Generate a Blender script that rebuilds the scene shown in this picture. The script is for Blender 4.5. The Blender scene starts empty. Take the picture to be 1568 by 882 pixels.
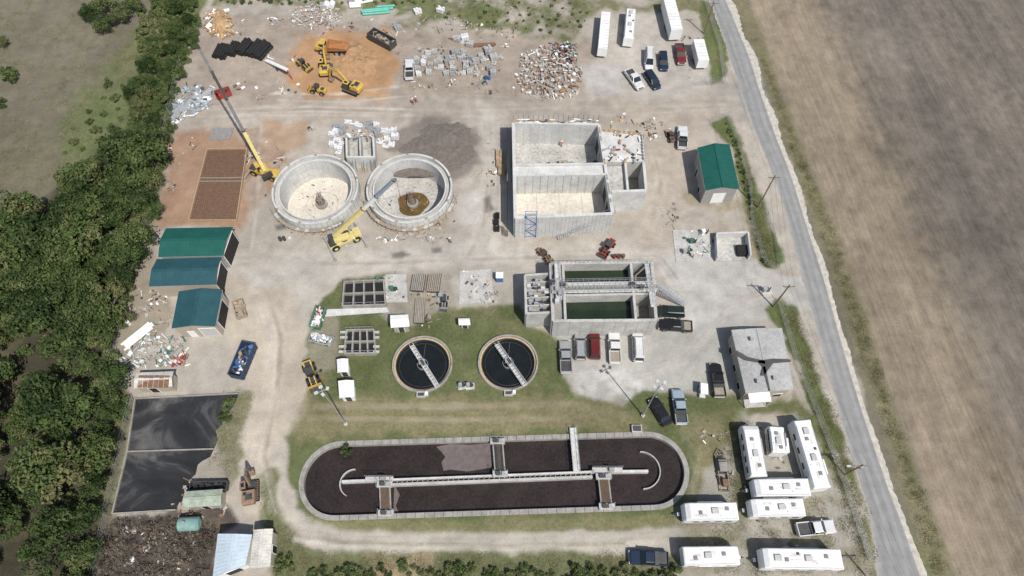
import bpy, math, random, bmesh
import numpy as np
from math import radians, sin, cos, pi, atan2, hypot, sqrt
from mathutils import Vector, Matrix
random.seed(7); RNG=np.random.default_rng(7)
R=random.random
def U(a,b): return a+(b-a)*random.random()
scene=bpy.context.scene
# ------------------------------------------------------------ site survey: photo reading -> metres on a level plane at height z
CH=105.0; TH=radians(28.2); FL=1046.0
def G(u,v,z=0.0):
    d=441-v; y=d*cos(TH)+FL*sin(TH); w=d*sin(TH)-FL*cos(TH); t=(CH-z)/-w
    return ((u-784)*t, y*t)
def PX(x,y,z):
    dep=y*sin(TH)-(z-CH)*cos(TH); up=y*cos(TH)+(z-CH)*sin(TH)
    return (784+FL*x/dep, 441-FL*up/dep)
def GP(pts,z=0): return [G(u,v,z) for u,v in pts]
# ------------------------------------------------------------ materials
MC={}
def M(name,col,rough=.8,metal=0.0,var=.25,scale=1.2,bump=0.0,stretch=None,spec=.3):
    if name in MC: return MC[name]
    m=bpy.data.materials.new(name); m.use_nodes=True; nt=m.node_tree; N=nt.nodes; L=nt.links
    p=N['Principled BSDF']; p.inputs['Roughness'].default_value=rough; p.inputs['Metallic'].default_value=metal
    p.inputs['Specular IOR Level'].default_value=spec
    g=N.new('ShaderNodeNewGeometry'); mp=N.new('ShaderNodeMapping'); L.new(g.outputs['Position'],mp.inputs[0])
    if stretch: mp.inputs['Scale'].default_value=stretch
    n1=N.new('ShaderNodeTexNoise'); n1.inputs['Scale'].default_value=scale; n1.inputs['Detail'].default_value=6
    n2=N.new('ShaderNodeTexNoise'); n2.inputs['Scale'].default_value=scale*7; n2.inputs['Detail'].default_value=3
    L.new(mp.outputs[0],n1.inputs['Vector']); L.new(mp.outputs[0],n2.inputs['Vector'])
    ad=N.new('ShaderNodeMath'); ad.operation='ADD'; L.new(n1.outputs[0],ad.inputs[0]); L.new(n2.outputs[0],ad.inputs[1])
    mr=N.new('ShaderNodeMapRange'); mr.inputs[1].default_value=.65; mr.inputs[2].default_value=1.35
    mr.inputs[3].default_value=1-var; mr.inputs[4].default_value=1+var; L.new(ad.outputs[0],mr.inputs[0])
    sc=N.new('ShaderNodeVectorMath'); sc.operation='SCALE'; sc.inputs[0].default_value=col[:3]; L.new(mr.outputs[0],sc.inputs['Scale'])
    L.new(sc.outputs[0],p.inputs['Base Color'])
    if bump:
        b=N.new('ShaderNodeBump'); b.inputs['Strength'].default_value=bump; b.inputs['Distance'].default_value=.05
        L.new(n2.outputs[0],b.inputs['Height']); L.new(b.outputs[0],p.inputs['Normal'])
    MC[name]=m; return m
conc=M('concrete',(.44,.43,.405),.9,var=.28,scale=.5,bump=.2)
concN=M('new_concrete',(.53,.53,.51),.85,var=.24,scale=.45,bump=.2)
concW=M('wet_concrete_floor',(.43,.42,.39),.9,var=.4,scale=.3)
beige=M('blinding_floor',(.60,.555,.48),.95,var=.22,scale=.3)
concO=M('old_concrete',(.30,.285,.26),.95,var=.35,scale=.9,bump=.2)
dark=M('dark_void',(.02,.02,.02),.6,var=.3)
black=M('black_rubber',(.02,.02,.021),.7,var=.3)
glass=M('window_glass',(.015,.02,.025),.08,var=.1,spec=.6)
steel=M('galvanised_steel',(.45,.46,.47),.45,.4,var=.2,scale=2)
steelD=M('dark_steel',(.09,.09,.09),.5,.4,var=.3)
white=M('white_paint',(.78,.78,.76),.5,var=.1,scale=.8)
whiteR=M('rv_roof_membrane',(.74,.74,.72),.7,var=.16,scale=.7)
rust=M('rust',(.19,.11,.07),.9,var=.45,scale=2)
wood=M('lumber',(.42,.31,.20),.85,var=.3,scale=3)
woodO=M('form_plywood',(.43,.28,.15),.8,var=.3,scale=2)
woodG=M('weathered_wood',(.30,.26,.21),.9,var=.3,scale=3)
yel=M('machine_yellow',(.54,.36,.08),.55,var=.3,scale=2)
cryel=M('crane_cream_yellow',(.62,.52,.22),.5,var=.2,scale=2)
orange=M('machine_orange',(.40,.19,.08),.6,var=.3,scale=2)
brownm=M('muddy_machine_brown',(.24,.16,.11),.7,var=.35,scale=2)
redp=M('red_paint',(.34,.05,.04),.6,var=.25,scale=2)
bluep=M('blue_paint',(.07,.15,.36),.5,var=.25,scale=2)
greenp=M('green_paint',(.05,.16,.11),.5,var=.2,scale=2)
teal=M('turquoise_pipe',(.15,.46,.37),.5,var=.15)
tan=M('launder_tan',(.50,.38,.21),.8,var=.3,scale=2)
ditchw=M('mixed_liquor',(.031,.023,.021),.32,var=.45,scale=.35,bump=.5,spec=.35)
foam=M('foamy_liquor',(.145,.118,.115),.7,var=.3,scale=1.2)
blackw=M('clarifier_water',(.012,.014,.014),.1,var=.3,scale=.5,bump=.1,spec=.5)
greenw=M('green_basin_water',(.018,.030,.015),.12,var=.35,scale=.4,bump=.1,spec=.5)
brownw=M('muddy_water',(.13,.085,.03),.2,var=.5,scale=.6,spec=.5)
roofG=M('green_metal_roof',(.016,.105,.085),.55,.1,var=.2,scale=.6)
roofT=M('teal_metal_roof',(.028,.09,.105),.55,.1,var=.22,scale=.6)
roofW=M('pale_blue_metal_roof',(.50,.58,.64),.5,.1,var=.15,scale=.6)
roofC=M('cream_metal_roof',(.60,.58,.52),.5,.1,var=.3,scale=.8)
roofGr=M('grey_membrane_roof',(.38,.38,.37),.9,var=.28,scale=.4)
wallT=M('tan_metal_wall',(.42,.37,.30),.7,var=.15)
wallG=M('grey_metal_wall',(.30,.29,.28),.7,var=.15)
tar=M('roof_tar',(.08,.08,.08),.9,var=.3)
asph=M('rock_pile_grey',(.165,.142,.122),.95,var=.35,scale=1.6,bump=.8)
dirtm=M('orange_soil',(.37,.23,.125),.95,var=.3,scale=1,bump=1)
skin_m=M('skin',(.45,.27,.19),.6,var=.05); vest=M('orange_vest',(.65,.18,.05),.7,var=.05); jeans=M('denim',(.06,.08,.14),.8,var=.2)
sludge=bpy.data.materials.new('sludge_bed'); sludge.use_nodes=True; nt=sludge.node_tree; N=nt.nodes; L=nt.links; P=N['Principled BSDF']; P.inputs['Roughness'].default_value=.85; P.inputs['Specular IOR Level'].default_value=.2
g_=N.new('ShaderNodeNewGeometry'); n1=N.new('ShaderNodeTexNoise'); n1.inputs['Scale'].default_value=.11; n1.inputs['Detail'].default_value=9; n1.inputs['Roughness'].default_value=.62; n1.inputs['Distortion'].default_value=1.2; L.new(g_.outputs['Position'],n1.inputs['Vector'])
r_=N.new('ShaderNodeValToRGB'); L.new(n1.outputs[0],r_.inputs[0]); e=r_.color_ramp.elements; e[0].position=.40; e[0].color=(.021,.022,.025,1); e[1].position=.68; e[1].color=(.15,.145,.138,1); x=e.new(.52); x.color=(.034,.035,.038,1); x=e.new(.58); x.color=(.075,.075,.076,1)
L.new(r_.outputs[0],P.inputs['Base Color'])
# ------------------------------------------------------------ mesh builder
def area(p): return sum(p[i][0]*p[(i+1)%len(p)][1]-p[(i+1)%len(p)][0]*p[i][1] for i in range(len(p)))/2
class B:
    def __init__(s): s.parts={}; s.cur='body'
    def part(s,n): s.cur=n; return s
    def add(s,vs,fs,mat):
        V,F,I,MM=s.parts.setdefault(s.cur,([],[],[],[]))
        if mat not in MM: MM.append(mat)
        k=MM.index(mat); o=len(V); V.extend([tuple(v) for v in vs]); F.extend([tuple(o+i for i in f) for f in fs]); I.extend([k]*len(fs))
    def obox(s,c,ax,ay,az,mat):
        c=Vector(c); vs=[c+ax*i+ay*j+az*k for i in(-1,1) for j in(-1,1) for k in(-1,1)]
        s.add(vs,[(0,1,3,2),(4,6,7,5),(0,4,5,1),(2,3,7,6),(0,2,6,4),(1,5,7,3)],mat)
    def box(s,x,y,z,sx,sy,sz,mat,rz=0,tilt=0):
        m=Matrix.Rotation(rz,3,'Z')@Matrix.Rotation(tilt,3,'X')
        s.obox((x,y,z),m@Vector((sx/2+U(.0003,.003),0,0)),m@Vector((0,sy/2+U(.0003,.003),0)),m@Vector((0,0,sz/2+U(.0003,.003))),mat)
    def beam(s,p,q,w,h,mat,w2=None,h2=None):
        p=Vector(p);q=Vector(q);d=(q-p).normalized(); up=Vector((0,0,1))
        if abs(d.z)>.98: up=Vector((0,1,0))
        sd=d.cross(up).normalized(); u=sd.cross(d); w+=U(.0005,.003);h+=U(.0005,.003); w2=w2 or w; h2=h2 or h
        vs=[p-sd*w/2-u*h/2,p+sd*w/2-u*h/2,p+sd*w/2+u*h/2,p-sd*w/2+u*h/2,q-sd*w2/2-u*h2/2,q+sd*w2/2-u*h2/2,q+sd*w2/2+u*h2/2,q-sd*w2/2+u*h2/2]
        s.add(vs,[(0,1,2,3),(7,6,5,4),(0,4,5,1),(1,5,6,2),(2,6,7,3),(3,7,4,0)],mat)
    def tube(s,p,q,r,mat,n=10,r2=None,cap=True):
        p=Vector(p);q=Vector(q);d=(q-p).normalized(); up=Vector((0,0,1))
        if abs(d.z)>.98: up=Vector((0,1,0))
        a=d.cross(up).normalized(); b=d.cross(a); r2=r if r2 is None else r2
        vs=[p+(a*cos(2*pi*i/n)+b*sin(2*pi*i/n))*r for i in range(n)]+[q+(a*cos(2*pi*i/n)+b*sin(2*pi*i/n))*r2 for i in range(n)]
        fs=[(i,(i+1)%n,n+(i+1)%n,n+i) for i in range(n)]
        if cap: fs+= [tuple(range(n-1,-1,-1)),tuple(range(n,2*n))]
        s.add(vs,fs,mat)
    def prism(s,poly,z0,z1,mat,top=None):
        if area(poly)<0: poly=poly[::-1]
        n=len(poly); z0-=U(.001,.004); z1+=U(.0005,.004)
        vs=[(x,y,z0) for x,y in poly]+[(x,y,z1) for x,y in poly]
        s.add(vs,[(i,(i+1)%n,n+(i+1)%n,n+i) for i in range(n)]+[tuple(range(n-1,-1,-1))],mat)
        s.add([(x,y,z1) for x,y in poly],[tuple(range(n))],top or mat)
    def sheet(s,poly,z,mat):
        if area(poly)<0: poly=poly[::-1]
        s.add([(x,y,z) for x,y in poly],[tuple(range(len(poly)))],mat)
    def wall(s,p,q,t,z0,z1,mat):
        s.beam((p[0],p[1],(z0+z1)/2),(q[0],q[1],(z0+z1)/2),t,abs(z1-z0)+U(0,.01),mat)
    def ring(s,cx,cy,r0,r1,z0,z1,mat,n=72,a0=0,a1=2*pi):
        full=abs(a1-a0-2*pi)<1e-6; k=n if full else n+1
        z1+=U(.0005,.003); vs=[]
        for i in range(k):
            a=a0+(a1-a0)*i/n
            for r,z in((r0,z0),(r0,z1),(r1,z1),(r1,z0)): vs.append((cx+r*cos(a),cy+r*sin(a),z))
        fs=[]
        for i in range(n):
            j=(i+1)%k
            for m in range(4): fs.append((4*i+m,4*i+(m+1)%4,4*j+(m+1)%4,4*j+m))
        if not full: fs+=[(0,1,2,3),(4*n+3,4*n+2,4*n+1,4*n)]
        s.add(vs,fs,mat)
    def disc(s,cx,cy,r,z,mat,n=64): s.sheet([(cx+r*cos(2*pi*i/n),cy+r*sin(2*pi*i/n)) for i in range(n)],z,mat)
    def loft(s,secs,mat,fm=None):
        n=len(secs[0])
        for i in range(len(secs)-1):
            for j in range(n):
                k=(j+1)%n; s.add([secs[i][j],secs[i][k],secs[i+1][k],secs[i+1][j]],[(0,1,2,3)],fm(i,j) if fm else mat)
        s.add(secs[0],[tuple(range(n-1,-1,-1))],mat); s.add(secs[-1],[tuple(range(n))],mat)
    def finish(s,name,loc=(0,0,0),rz=0,parent=None,bev=0,sc=1):
        obs=[]
        for pn,(V,F,I,MM) in s.parts.items():
            me=bpy.data.meshes.new(pn if len(s.parts)>1 else name); me.from_pydata(V,[],F)
            for m in MM: me.materials.append(m)
            me.polygons.foreach_set('material_index',I); me.update()
            bm=bmesh.new(); bm.from_mesh(me)
            if bev: bmesh.ops.remove_doubles(bm,verts=bm.verts,dist=.0001)
            bmesh.ops.recalc_face_normals(bm,faces=bm.faces); bm.to_mesh(me); bm.free()
            o=bpy.data.objects.new(pn if len(s.parts)>1 else name,me); scene.collection.objects.link(o)
            if bev:
                md=o.modifiers.new('bevel','BEVEL'); md.width=bev; md.segments=2; md.limit_method='ANGLE'
            obs.append(o)
        if len(obs)==1: root=obs[0]
        else:
            root=bpy.data.objects.new(name,None); scene.collection.objects.link(root)
            for o in obs: o.parent=root
        root.location=loc; root.rotation_euler=(0,0,rz); root.scale=(sc,sc,sc)
        if parent: root.parent=parent
        return root
# ------------------------------------------------------------ ground
def vnoise(x,y,sc,seed):
    r=np.random.default_rng(seed); T=r.random((256,256))
    def one(x,y):
        xi=np.floor(x).astype(int); yi=np.floor(y).astype(int); fx=x-xi; fy=y-yi
        fx=fx*fx*(3-2*fx); fy=fy*fy*(3-2*fy); a=T[xi%256,yi%256];b=T[(xi+1)%256,yi%256];c=T[xi%256,(yi+1)%256];d=T[(xi+1)%256,(yi+1)%256]
        return (a*(1-fx)+b*fx)*(1-fy)+(c*(1-fx)+d*fx)*fy
    return (one(x/sc,y/sc)+.5*one(x/sc*2.1+9,y/sc*2.1+5)+.25*one(x/sc*4.3+3,y/sc*4.3+7)+.13*one(x/sc*8.7,y/sc*8.7))/1.88-.5
def sdist(X,Y,poly):
    D=np.full(X.shape,1e9); ins=np.zeros(X.shape,bool); n=len(poly)
    for i in range(n):
        x0,y0=poly[i]; x1,y1=poly[(i+1)%n]; dx=x1-x0; dy=y1-y0; l=dx*dx+dy*dy+1e-9
        t=np.clip(((X-x0)*dx+(Y-y0)*dy)/l,0,1); D=np.minimum(D,(X-x0-t*dx)**2+(Y-y0-t*dy)**2)
        if y0!=y1:
            c=((y0>Y)!=(y1>Y))&(X<(x1-x0)*(Y-y0)/(y1-y0)+x0); ins^=c
    D=np.sqrt(D); return np.where(ins,D,-D)
def axis(a,b,st):
    core=list(np.arange(a,b,st)); L=[];g=st;p=a
    while p>-3500: g=min(g*1.5,500); p-=g; L.append(p)
    Rr=[];g=st;p=core[-1]
    while p<3500: g=min(g*1.5,500); p+=g; Rr.append(p)
    return np.array(L[::-1]+core+Rr)
ax=axis(-118,120,.3); ay=axis(4,134,.3)
X,Y=np.meshgrid(ax,ay); X=X.ravel(); Y=Y.ravel(); nx=len(ax); ny=len(ay)
C=np.zeros((len(X),4)); C[:]=(.165,.150,.112,.45); MK=np.zeros((len(X),4)); MK[:,3]=1
Wn=vnoise(X,Y,3.0,1); Wn2=vnoise(X,Y,14,2)
def paint(pts,col,grass,soft=.6,warp=2.0,alpha=1.0,field=None,patch=0,world=False):
    poly=pts if world else GP(pts); xs=[p[0] for p in poly]; ys=[p[1] for p in poly]; m=soft+warp+1
    k=np.where((X>min(xs)-m)&(X<max(xs)+m)&(Y>min(ys)-m)&(Y<max(ys)+m))[0]
    if len(k)==0: return
    d=sdist(X[k],Y[k],poly)+Wn[k]*warp*2; w=np.clip((d+soft)/(2*soft),0,1); w=w*w*(3-2*w)*alpha
    if patch: w*=np.clip(.5+(vnoise(X[k],Y[k],patch,5))*5,0,1)
    w=w[:,None]; C[k]=C[k]*(1-w)+np.array([*col,grass])*w
    if field is not None:
        for c_ in range(3): MK[k,c_]=MK[k,c_]*(1-w[:,0])+field*w[:,0]
def track(pts,width,col,alpha,grass=0,warp=.3,soft=.3):
    P=GP(pts)
    for i in range(len(P)-1):
        (x0,y0),(x1,y1)=P[i],P[i+1]; m=width+2
        k=np.where((X>min(x0,x1)-m)&(X<max(x0,x1)+m)&(Y>min(y0,y1)-m)&(Y<max(y0,y1)+m))[0]
        dx=x1-x0;dy=y1-y0;t=((X[k]-x0)*dx+(Y[k]-y0)*dy)/(dx*dx+dy*dy); ok=(t>=0)&(t<1); k=k[ok];t=t[ok]
        d=np.hypot(X[k]-x0-t*dx,Y[k]-y0-t*dy)-Wn[k]*warp*2
        w=(np.clip((width/2-d)/soft,0,1)*alpha*np.clip(.7+Wn2[k]*2,0.1,1))[:,None]
        C[k]=C[k]*(1-w)+np.array([*col,grass])*w
GRV=(.395,.355,.305); GRVL=(.48,.445,.395); RED=(.31,.20,.135); GRN=(.108,.13,.05); DRY=(.22,.192,.11)
paint([(90,180),(160,110),(215,40),(290,-40),(360,-40),(310,60),(275,130),(255,190),(230,330),(110,340)],(.135,.15,.075),1,2,4)
paint([(0,180),(70,200),(90,290),(0,330)],(.15,.14,.095),.8,2,4,.7)
paint([(100,200),(150,150),(200,110),(215,150),(150,220),(110,260)],(.12,.155,.06),1,1.5,3,.7,patch=4)
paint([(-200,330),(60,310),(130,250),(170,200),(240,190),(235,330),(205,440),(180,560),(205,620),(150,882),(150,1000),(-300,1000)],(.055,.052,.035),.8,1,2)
fe=[(1118,-60),(1165,60),(1215,200),(1285,380),(1345,560),(1405,720),(1465,900),(1500,1000)]
few=GP(fe); fpoly=[(few[0][0]-15,600)]+few+[(few[-1][0]+5,-300),(900,-300),(900,600)]
paint(fpoly,(.25,.205,.15),.15,1.2,1.5,1,1,world=True)
f2=GP([(1225,-60),(1310,120),(1390,300),(1460,480),(1530,650),(1610,900)]); paint([(f2[0][0],600)]+f2+[(900,-300),(900,600)],(.155,.136,.115),.15,7,4,.9,1,world=True)
f3=GP([(1330,-60),(1395,120),(1450,300),(1500,420),(1545,420),(1480,250),(1400,60),(1360,-60)]); paint(f3,(.112,.10,.088),.15,3,3,.5,1,world=True)
vl=GP([(1085,-60),(1150,60),(1195,200),(1270,400),(1320,560),(1380,740),(1430,900)])
vr=GP([(1122,-60),(1168,60),(1218,200),(1290,380),(1348,560),(1410,740),(1468,900)])
paint(vl+vr[::-1],(.19,.17,.105),.9,.7,1,1,0,world=True)
paint([(1168,60),(1218,200),(1290,380),(1348,560),(1410,740),(1468,900),(1452,900),(1398,740),(1338,560),(1278,380),(1208,200),(1158,60)],(.125,.13,.062),1,.8,1,.6,patch=6)
paint([(1310,620),(1400,820),(1440,900),(1410,900),(1370,820),(1305,640)],(.12,.135,.06),1,.8,1.5,.6)
paint([(290,60),(325,-5),(900,-20),(1100,-30),(1130,60),(1160,130),(1190,200),(1225,300),(1262,440),(1315,600),(1370,780),(1400,900),(1000,920),(150,920),(172,787),(205,610),(172,560),(200,440),(235,330),(262,200),(275,130)],GRV,0,.8,1.5)
paint([(270,130),(460,110),(700,150),(980,150),(1100,140),(1160,190),(1000,190),(760,175),(650,190),(450,190),(270,200)],(.36,.31,.26),0,2,3,.8)
paint([(330,20),(500,30),(900,60),(980,90),(960,150),(600,150),(300,150),(290,80)],(.33,.275,.225),.1,2,3,.9)
paint([(262,200),(430,190),(445,235),(410,300),(368,350),(232,350)],RED,0,1,2,.95)
paint([(330,200),(480,190),(470,230),(400,235)],(.37,.31,.25),0,1.5,3,.8)
paint([(400,205),(440,240),(425,300),(380,340),(370,300),(395,250)],(.38,.33,.28),0,1.2,2,.6,patch=3)
paint([(455,55),(590,45),(605,100),(590,150),(470,150),(440,120)],(.40,.24,.13),0,1,2.5,.95)
paint([(395,180),(470,190),(465,235),(405,225)],(.34,.23,.15),0,1,2,.7)
paint([(620,-30),(900,-30),(905,30),(880,62),(800,55),(720,45),(650,55),(600,30)],(.135,.155,.07),1,1,3,1,patch=6)
paint([(300,-40),(630,-30),(640,20),(520,15),(420,8),(330,10)],(.15,.165,.08),1,1,3,1,patch=4)
paint([(880,0),(1090,-20),(1095,20),(1000,20),(915,15)],(.18,.175,.10),.9,1,2.5,1,patch=5)
paint([(730,150),(770,175),(770,300),(760,400),(560,410),(560,395),(690,380),(730,300)],GRVL,0,1.5,2,.6)
paint([(345,400),(560,380),(840,375),(1040,370),(1050,400),(800,405),(560,415),(500,440),(460,520),(400,520),(340,450)],GRVL,0,1.5,2,.75)
paint([(350,430),(450,430),(475,520),(470,620),(430,680),(415,720),(410,780),(380,800),(365,700),(375,600),(350,540)],(.45,.395,.32),0,1,2,.9)
paint([(690,186),(730,195),(742,250),(700,280),(640,258),(600,228),(612,195),(650,178)],(.205,.178,.155),0,1.2,2.2,.95)
paint([(930,150),(1110,150),(1130,200),(1080,215),(1050,300),(1020,400),(960,370),(990,300),(980,200)],(.41,.355,.295),0,1.5,2,.7)
paint([(1000,390),(1160,395),(1190,420),(1250,430),(1265,480),(1190,470),(1150,500),(1060,510),(1020,430)],(.43,.42,.39),0,.8,1,.9)
paint([(845,510),(1060,500),(1110,500),(1135,600),(1060,600),(990,600),(955,622),(885,603),(865,570)],(.41,.40,.365),0,.8,1.5,.95)
paint([(870,575),(960,560),(1000,590),(960,622),(890,604)],(.54,.53,.50),0,.5,1.5,.55,patch=1.6)
paint([(870,580),(960,570),(990,600),(955,625)],(.24,.23,.165),.5,.6,1.5,.7,patch=2.2)
paint([(1030,345),(1150,300),(1170,350),(1150,400),(1100,390),(1040,390)],(.30,.24,.175),.3,1,2,.8,patch=5)
paint([(905,30),(1000,20),(1090,60),(1110,120),(1000,160),(920,140)],(.42,.39,.35),0,1.5,2,.8)
paint([(890,100),(950,100),(960,145),(905,150)],(.47,.46,.44),0,1,1.5,.7)
paint([(1125,130),(1150,70),(1165,110),(1185,180),(1165,190),(1140,180)],(.30,.295,.28),0,.8,1,.8)
for pl in ([(598,388),(615,383),(628,390),(612,397),(600,396)],[(662,381),(675,380),(676,386),(664,387)],[(420,345),(440,342),(438,350),(422,352)],[(740,305),(750,300),(755,320),(745,325)]): paint(pl,(.13,.125,.115),0,.4,.5,.85)
for pl in ([(380,425),(410,420),(405,440),(385,442)],[(500,360),(520,355),(515,375),(500,375)],[(700,300),(730,290),(735,340),(705,345)],[(1035,480),(1100,475),(1090,500),(1040,500)]): paint(pl,(.56,.55,.52),0,.8,1,.5)
paint([(1085,190),(1115,175),(1135,210),(1160,290),(1200,400),(1190,414),(1165,408),(1150,350),(1132,290),(1118,225)],GRN,1,.5,1.0)
paint([(1050,300),(1075,320),(1130,320),(1165,400),(1150,350),(1140,300),(1075,300)],(.22,.19,.11),.6,1,2,.6)
paint([(1172,475),(1190,458),(1222,470),(1262,610),(1300,700),(1345,850),(1350,900),(1300,900),(1300,820),(1330,780),(1300,740),(1250,640),(1200,510)],GRN,1,.5,1.2)
paint([(1062,600),(1135,610),(1215,605),(1250,640),(1310,760),(1300,780),(1270,745),(1215,640),(1140,640),(1140,760),(1050,775)],(.13,.14,.065),1,.7,1.5)
paint([(1095,0),(1120,60),(1105,125),(1090,130),(1078,60),(1070,0)],(.13,.15,.065),1,.5,1)
paint([(1095,130),(1110,125),(1120,165),(1135,176),(1110,178)],(.36,.33,.28),0,.5,1)
LAWN=[(466,520),(480,480),(505,450),(530,425),(600,420),(640,425),(690,420),(700,470),(795,462),(805,495),(845,512),(858,530),(865,575),(885,605),(955,622),(985,600),(1030,600),(1060,600),(1130,615),(1142,640),(1140,765),(1060,775),(1050,805),(980,815),(560,815),(500,803),(455,780),(443,735),(437,670),(470,640),(478,600),(470,560)]
paint(LAWN,(.115,.132,.058),1,.5,1.0)
paint([(600,420),(690,415),(705,470),(650,480),(630,500),(590,490),(590,440)],(.34,.31,.26),.2,.6,1.5,.9)
paint([(690,410),(800,405),(800,465),(700,470)],(.39,.36,.31),.1,.6,1.2,.9)
paint([(476,480),(520,475),(520,560),(480,575),(466,540)],(.30,.27,.21),.4,.8,1.5,.7)
paint([(470,612),(700,608),(880,608),(960,625),(985,655),(700,665),(480,668),(450,690),(445,660)],DRY,1,.8,2,.75)
track([(480,622),(700,622),(880,618),(960,640)],1.4,(.33,.285,.21),.7); track([(470,640),(700,643),(900,640)],1.2,(.31,.27,.19),.7)
paint([(990,640),(1140,640),(1140,770),(1060,780),(1062,700),(1040,665)],DRY,1,1,2,.75,patch=5)
paint([(470,798),(1045,790),(1050,808),(600,822),(490,812)],(.20,.19,.10),1,.5,1,.8)
paint([(1050,690),(1060,720),(1050,770),(1020,790),(1060,790),(1075,720)],(.29,.26,.19),.5,.6,1,.6)
paint([(412,700),(432,700),(440,770),(470,800),(520,812),(640,815),(800,818),(960,814),(1045,806),(1045,838),(960,848),(800,850),(640,850),(520,846),(450,828),(415,780)],(.44,.40,.34),0,.5,1,.95)
track([(500,829),(600,833),(800,836),(960,832)],.9,(.20,.19,.11),.6,1)
paint([(395,730),(418,720),(430,800),(470,845),(1045,845),(1045,862),(980,920),(300,920),(410,880)],(.135,.15,.07),1,.6,1.5,.95)
paint([(560,850),(660,848),(640,900),(590,900)],(.34,.26,.17),.2,.6,2,.8)
paint([(1035,775),(1060,770),(1140,640),(1215,635),(1310,770),(1335,840),(1345,900),(1035,900)],(.35,.33,.285),.1,1,2,.95)
paint([(1050,800),(1140,800),(1150,840),(1040,838)],(.20,.19,.12),.7,1,2,.7,patch=4)
paint([(1135,640),(1160,760),(1145,800),(1115,790),(1120,650)],(.16,.16,.08),1,1,2,.8,patch=4)
paint([(1060,770),(1330,760),(1340,880),(1040,880)],(.22,.20,.13),.7,1,2,.6,patch=3)
paint([(172,787),(350,770),(360,800),(325,900),(140,900)],(.095,.08,.07),.9,.6,2)
paint([(345,600),(385,595),(380,640),(370,700),(350,760),(320,740),(330,680)],(.15,.155,.085),.9,.6,2,.8)
paint([(290,690),(350,690),(350,745),(290,745)],(.32,.29,.24),.3,.8,2,.9)
paint([(175,545),(290,490),(350,520),(370,590),(350,595),(250,600),(190,570)],(.37,.34,.295),.2,1,2,.8)
paint([(225,330),(243,330),(230,440),(262,450),(262,505),(200,540),(172,560),(195,440)],(.26,.225,.17),.4,.7,1.5,.8)
paint([(150,730),(178,730),(170,610),(205,610),(172,790),(145,800)],(.15,.155,.075),1,.5,1,.7)
rt=random.Random(3)
for base in ([(300,170),(480,165),(700,170),(980,165),(1110,160),(1170,180)],[(745,180),(752,260),(745,340),(720,390)],[(390,420),(420,520),(415,600),(395,700),(420,790)],[(350,400),(560,398),(800,390),(1000,385),(1040,440),(1200,450)],[(990,200),(1010,280),(990,350)],[(400,180),(395,300),(385,380),(400,440)],[(600,130),(700,150),(900,160)],[(440,820),(520,830),(800,834),(1040,822)],[(420,150),(520,150),(620,140)],[(1040,760),(1060,700),(1050,640)],[(930,600),(1040,560),(1110,480),(1200,450)]):
    for k in range(9):
        o=rt.uniform(-14,14); o2=rt.uniform(-9,9)
        track([(u+o,v+o2+rt.uniform(-3,3)) for u,v in base],rt.uniform(.3,.8),(.56,.52,.46) if k%2 else (.26,.225,.185),.42,0,.5,.4)
f=(1+.4*Wn2+.3*vnoise(X,Y,5,9)+.28*vnoise(X,Y,1.6,11))[:,None]; C[:,:3]*=f
gd=np.clip(vnoise(X,Y,4,21)*3.2,0,1)[:,None]*C[:,3:4]*.5*(1-MK[:,0:1]); C[:,:3]=C[:,:3]*(1-gd)+np.array([.21,.18,.11])*gd
Z=np.zeros(len(X))
DA=(-26.3,23.3); DB=(21.05,24.8); DR=5.95
def stad(r,n=24):
    a=atan2(DB[1]-DA[1],DB[0]-DA[0]); P=[]
    for i in range(n+1): t=a-pi/2+pi*i/n; P.append((DB[0]+r*cos(t),DB[1]+r*sin(t)))
    for i in range(n+1): t=a+pi/2+pi*i/n; P.append((DA[0]+r*cos(t),DA[1]+r*sin(t)))
    return P
Z[sdist(X,Y,stad(DR-.8))>-.38]=-2.2
T1=(G(482,291,2.5)[0],75.9); T2=(G(626.5,291,2.5)[0],76.1); TR=7.95
CL1=(-14.7,42.0); CL2=(-.65,42.25); CR=4.95
for (x,y) in(T1,T2): Z[np.hypot(X-x,Y-y)<TR-.8]=-3.4
for (x,y) in(CL1,CL2): Z[np.hypot(X-x,Y-y)<CR-.5]=-2
me=bpy.data.meshes.new('ground'); nv=len(X); co=np.stack([X,Y,Z],1).astype(np.float32).ravel()
ii=np.arange(nv).reshape(ny,nx); q=np.stack([ii[:-1,:-1],ii[:-1,1:],ii[1:,1:],ii[1:,:-1]],-1).reshape(-1,4)
me.vertices.add(nv); me.vertices.foreach_set('co',co); me.loops.add(q.size); me.loops.foreach_set('vertex_index',q.ravel().astype(np.int32))
me.polygons.add(len(q)); me.polygons.foreach_set('loop_start',np.arange(0,q.size,4,dtype=np.int32)); me.update(calc_edges=True)
a=me.color_attributes.new('Col','FLOAT_COLOR','POINT'); a.data.foreach_set('color',C.astype(np.float32).ravel())
a=me.color_attributes.new('Msk','FLOAT_COLOR','POINT'); a.data.foreach_set('color',MK.astype(np.float32).ravel())
ground=bpy.data.objects.new('ground',me); scene.collection.objects.link(ground)
gm=bpy.data.materials.new('ground_surface'); gm.use_nodes=True; nt=gm.node_tree; N=nt.nodes; L=nt.links; P=N['Principled BSDF']; P.inputs['Roughness'].default_value=.95; P.inputs['Specular IOR Level'].default_value=.1
at=N.new('ShaderNodeAttribute'); at.attribute_name='Col'; am=N.new('ShaderNodeAttribute'); am.attribute_name='Msk'
geo=N.new('ShaderNodeNewGeometry')
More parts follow.
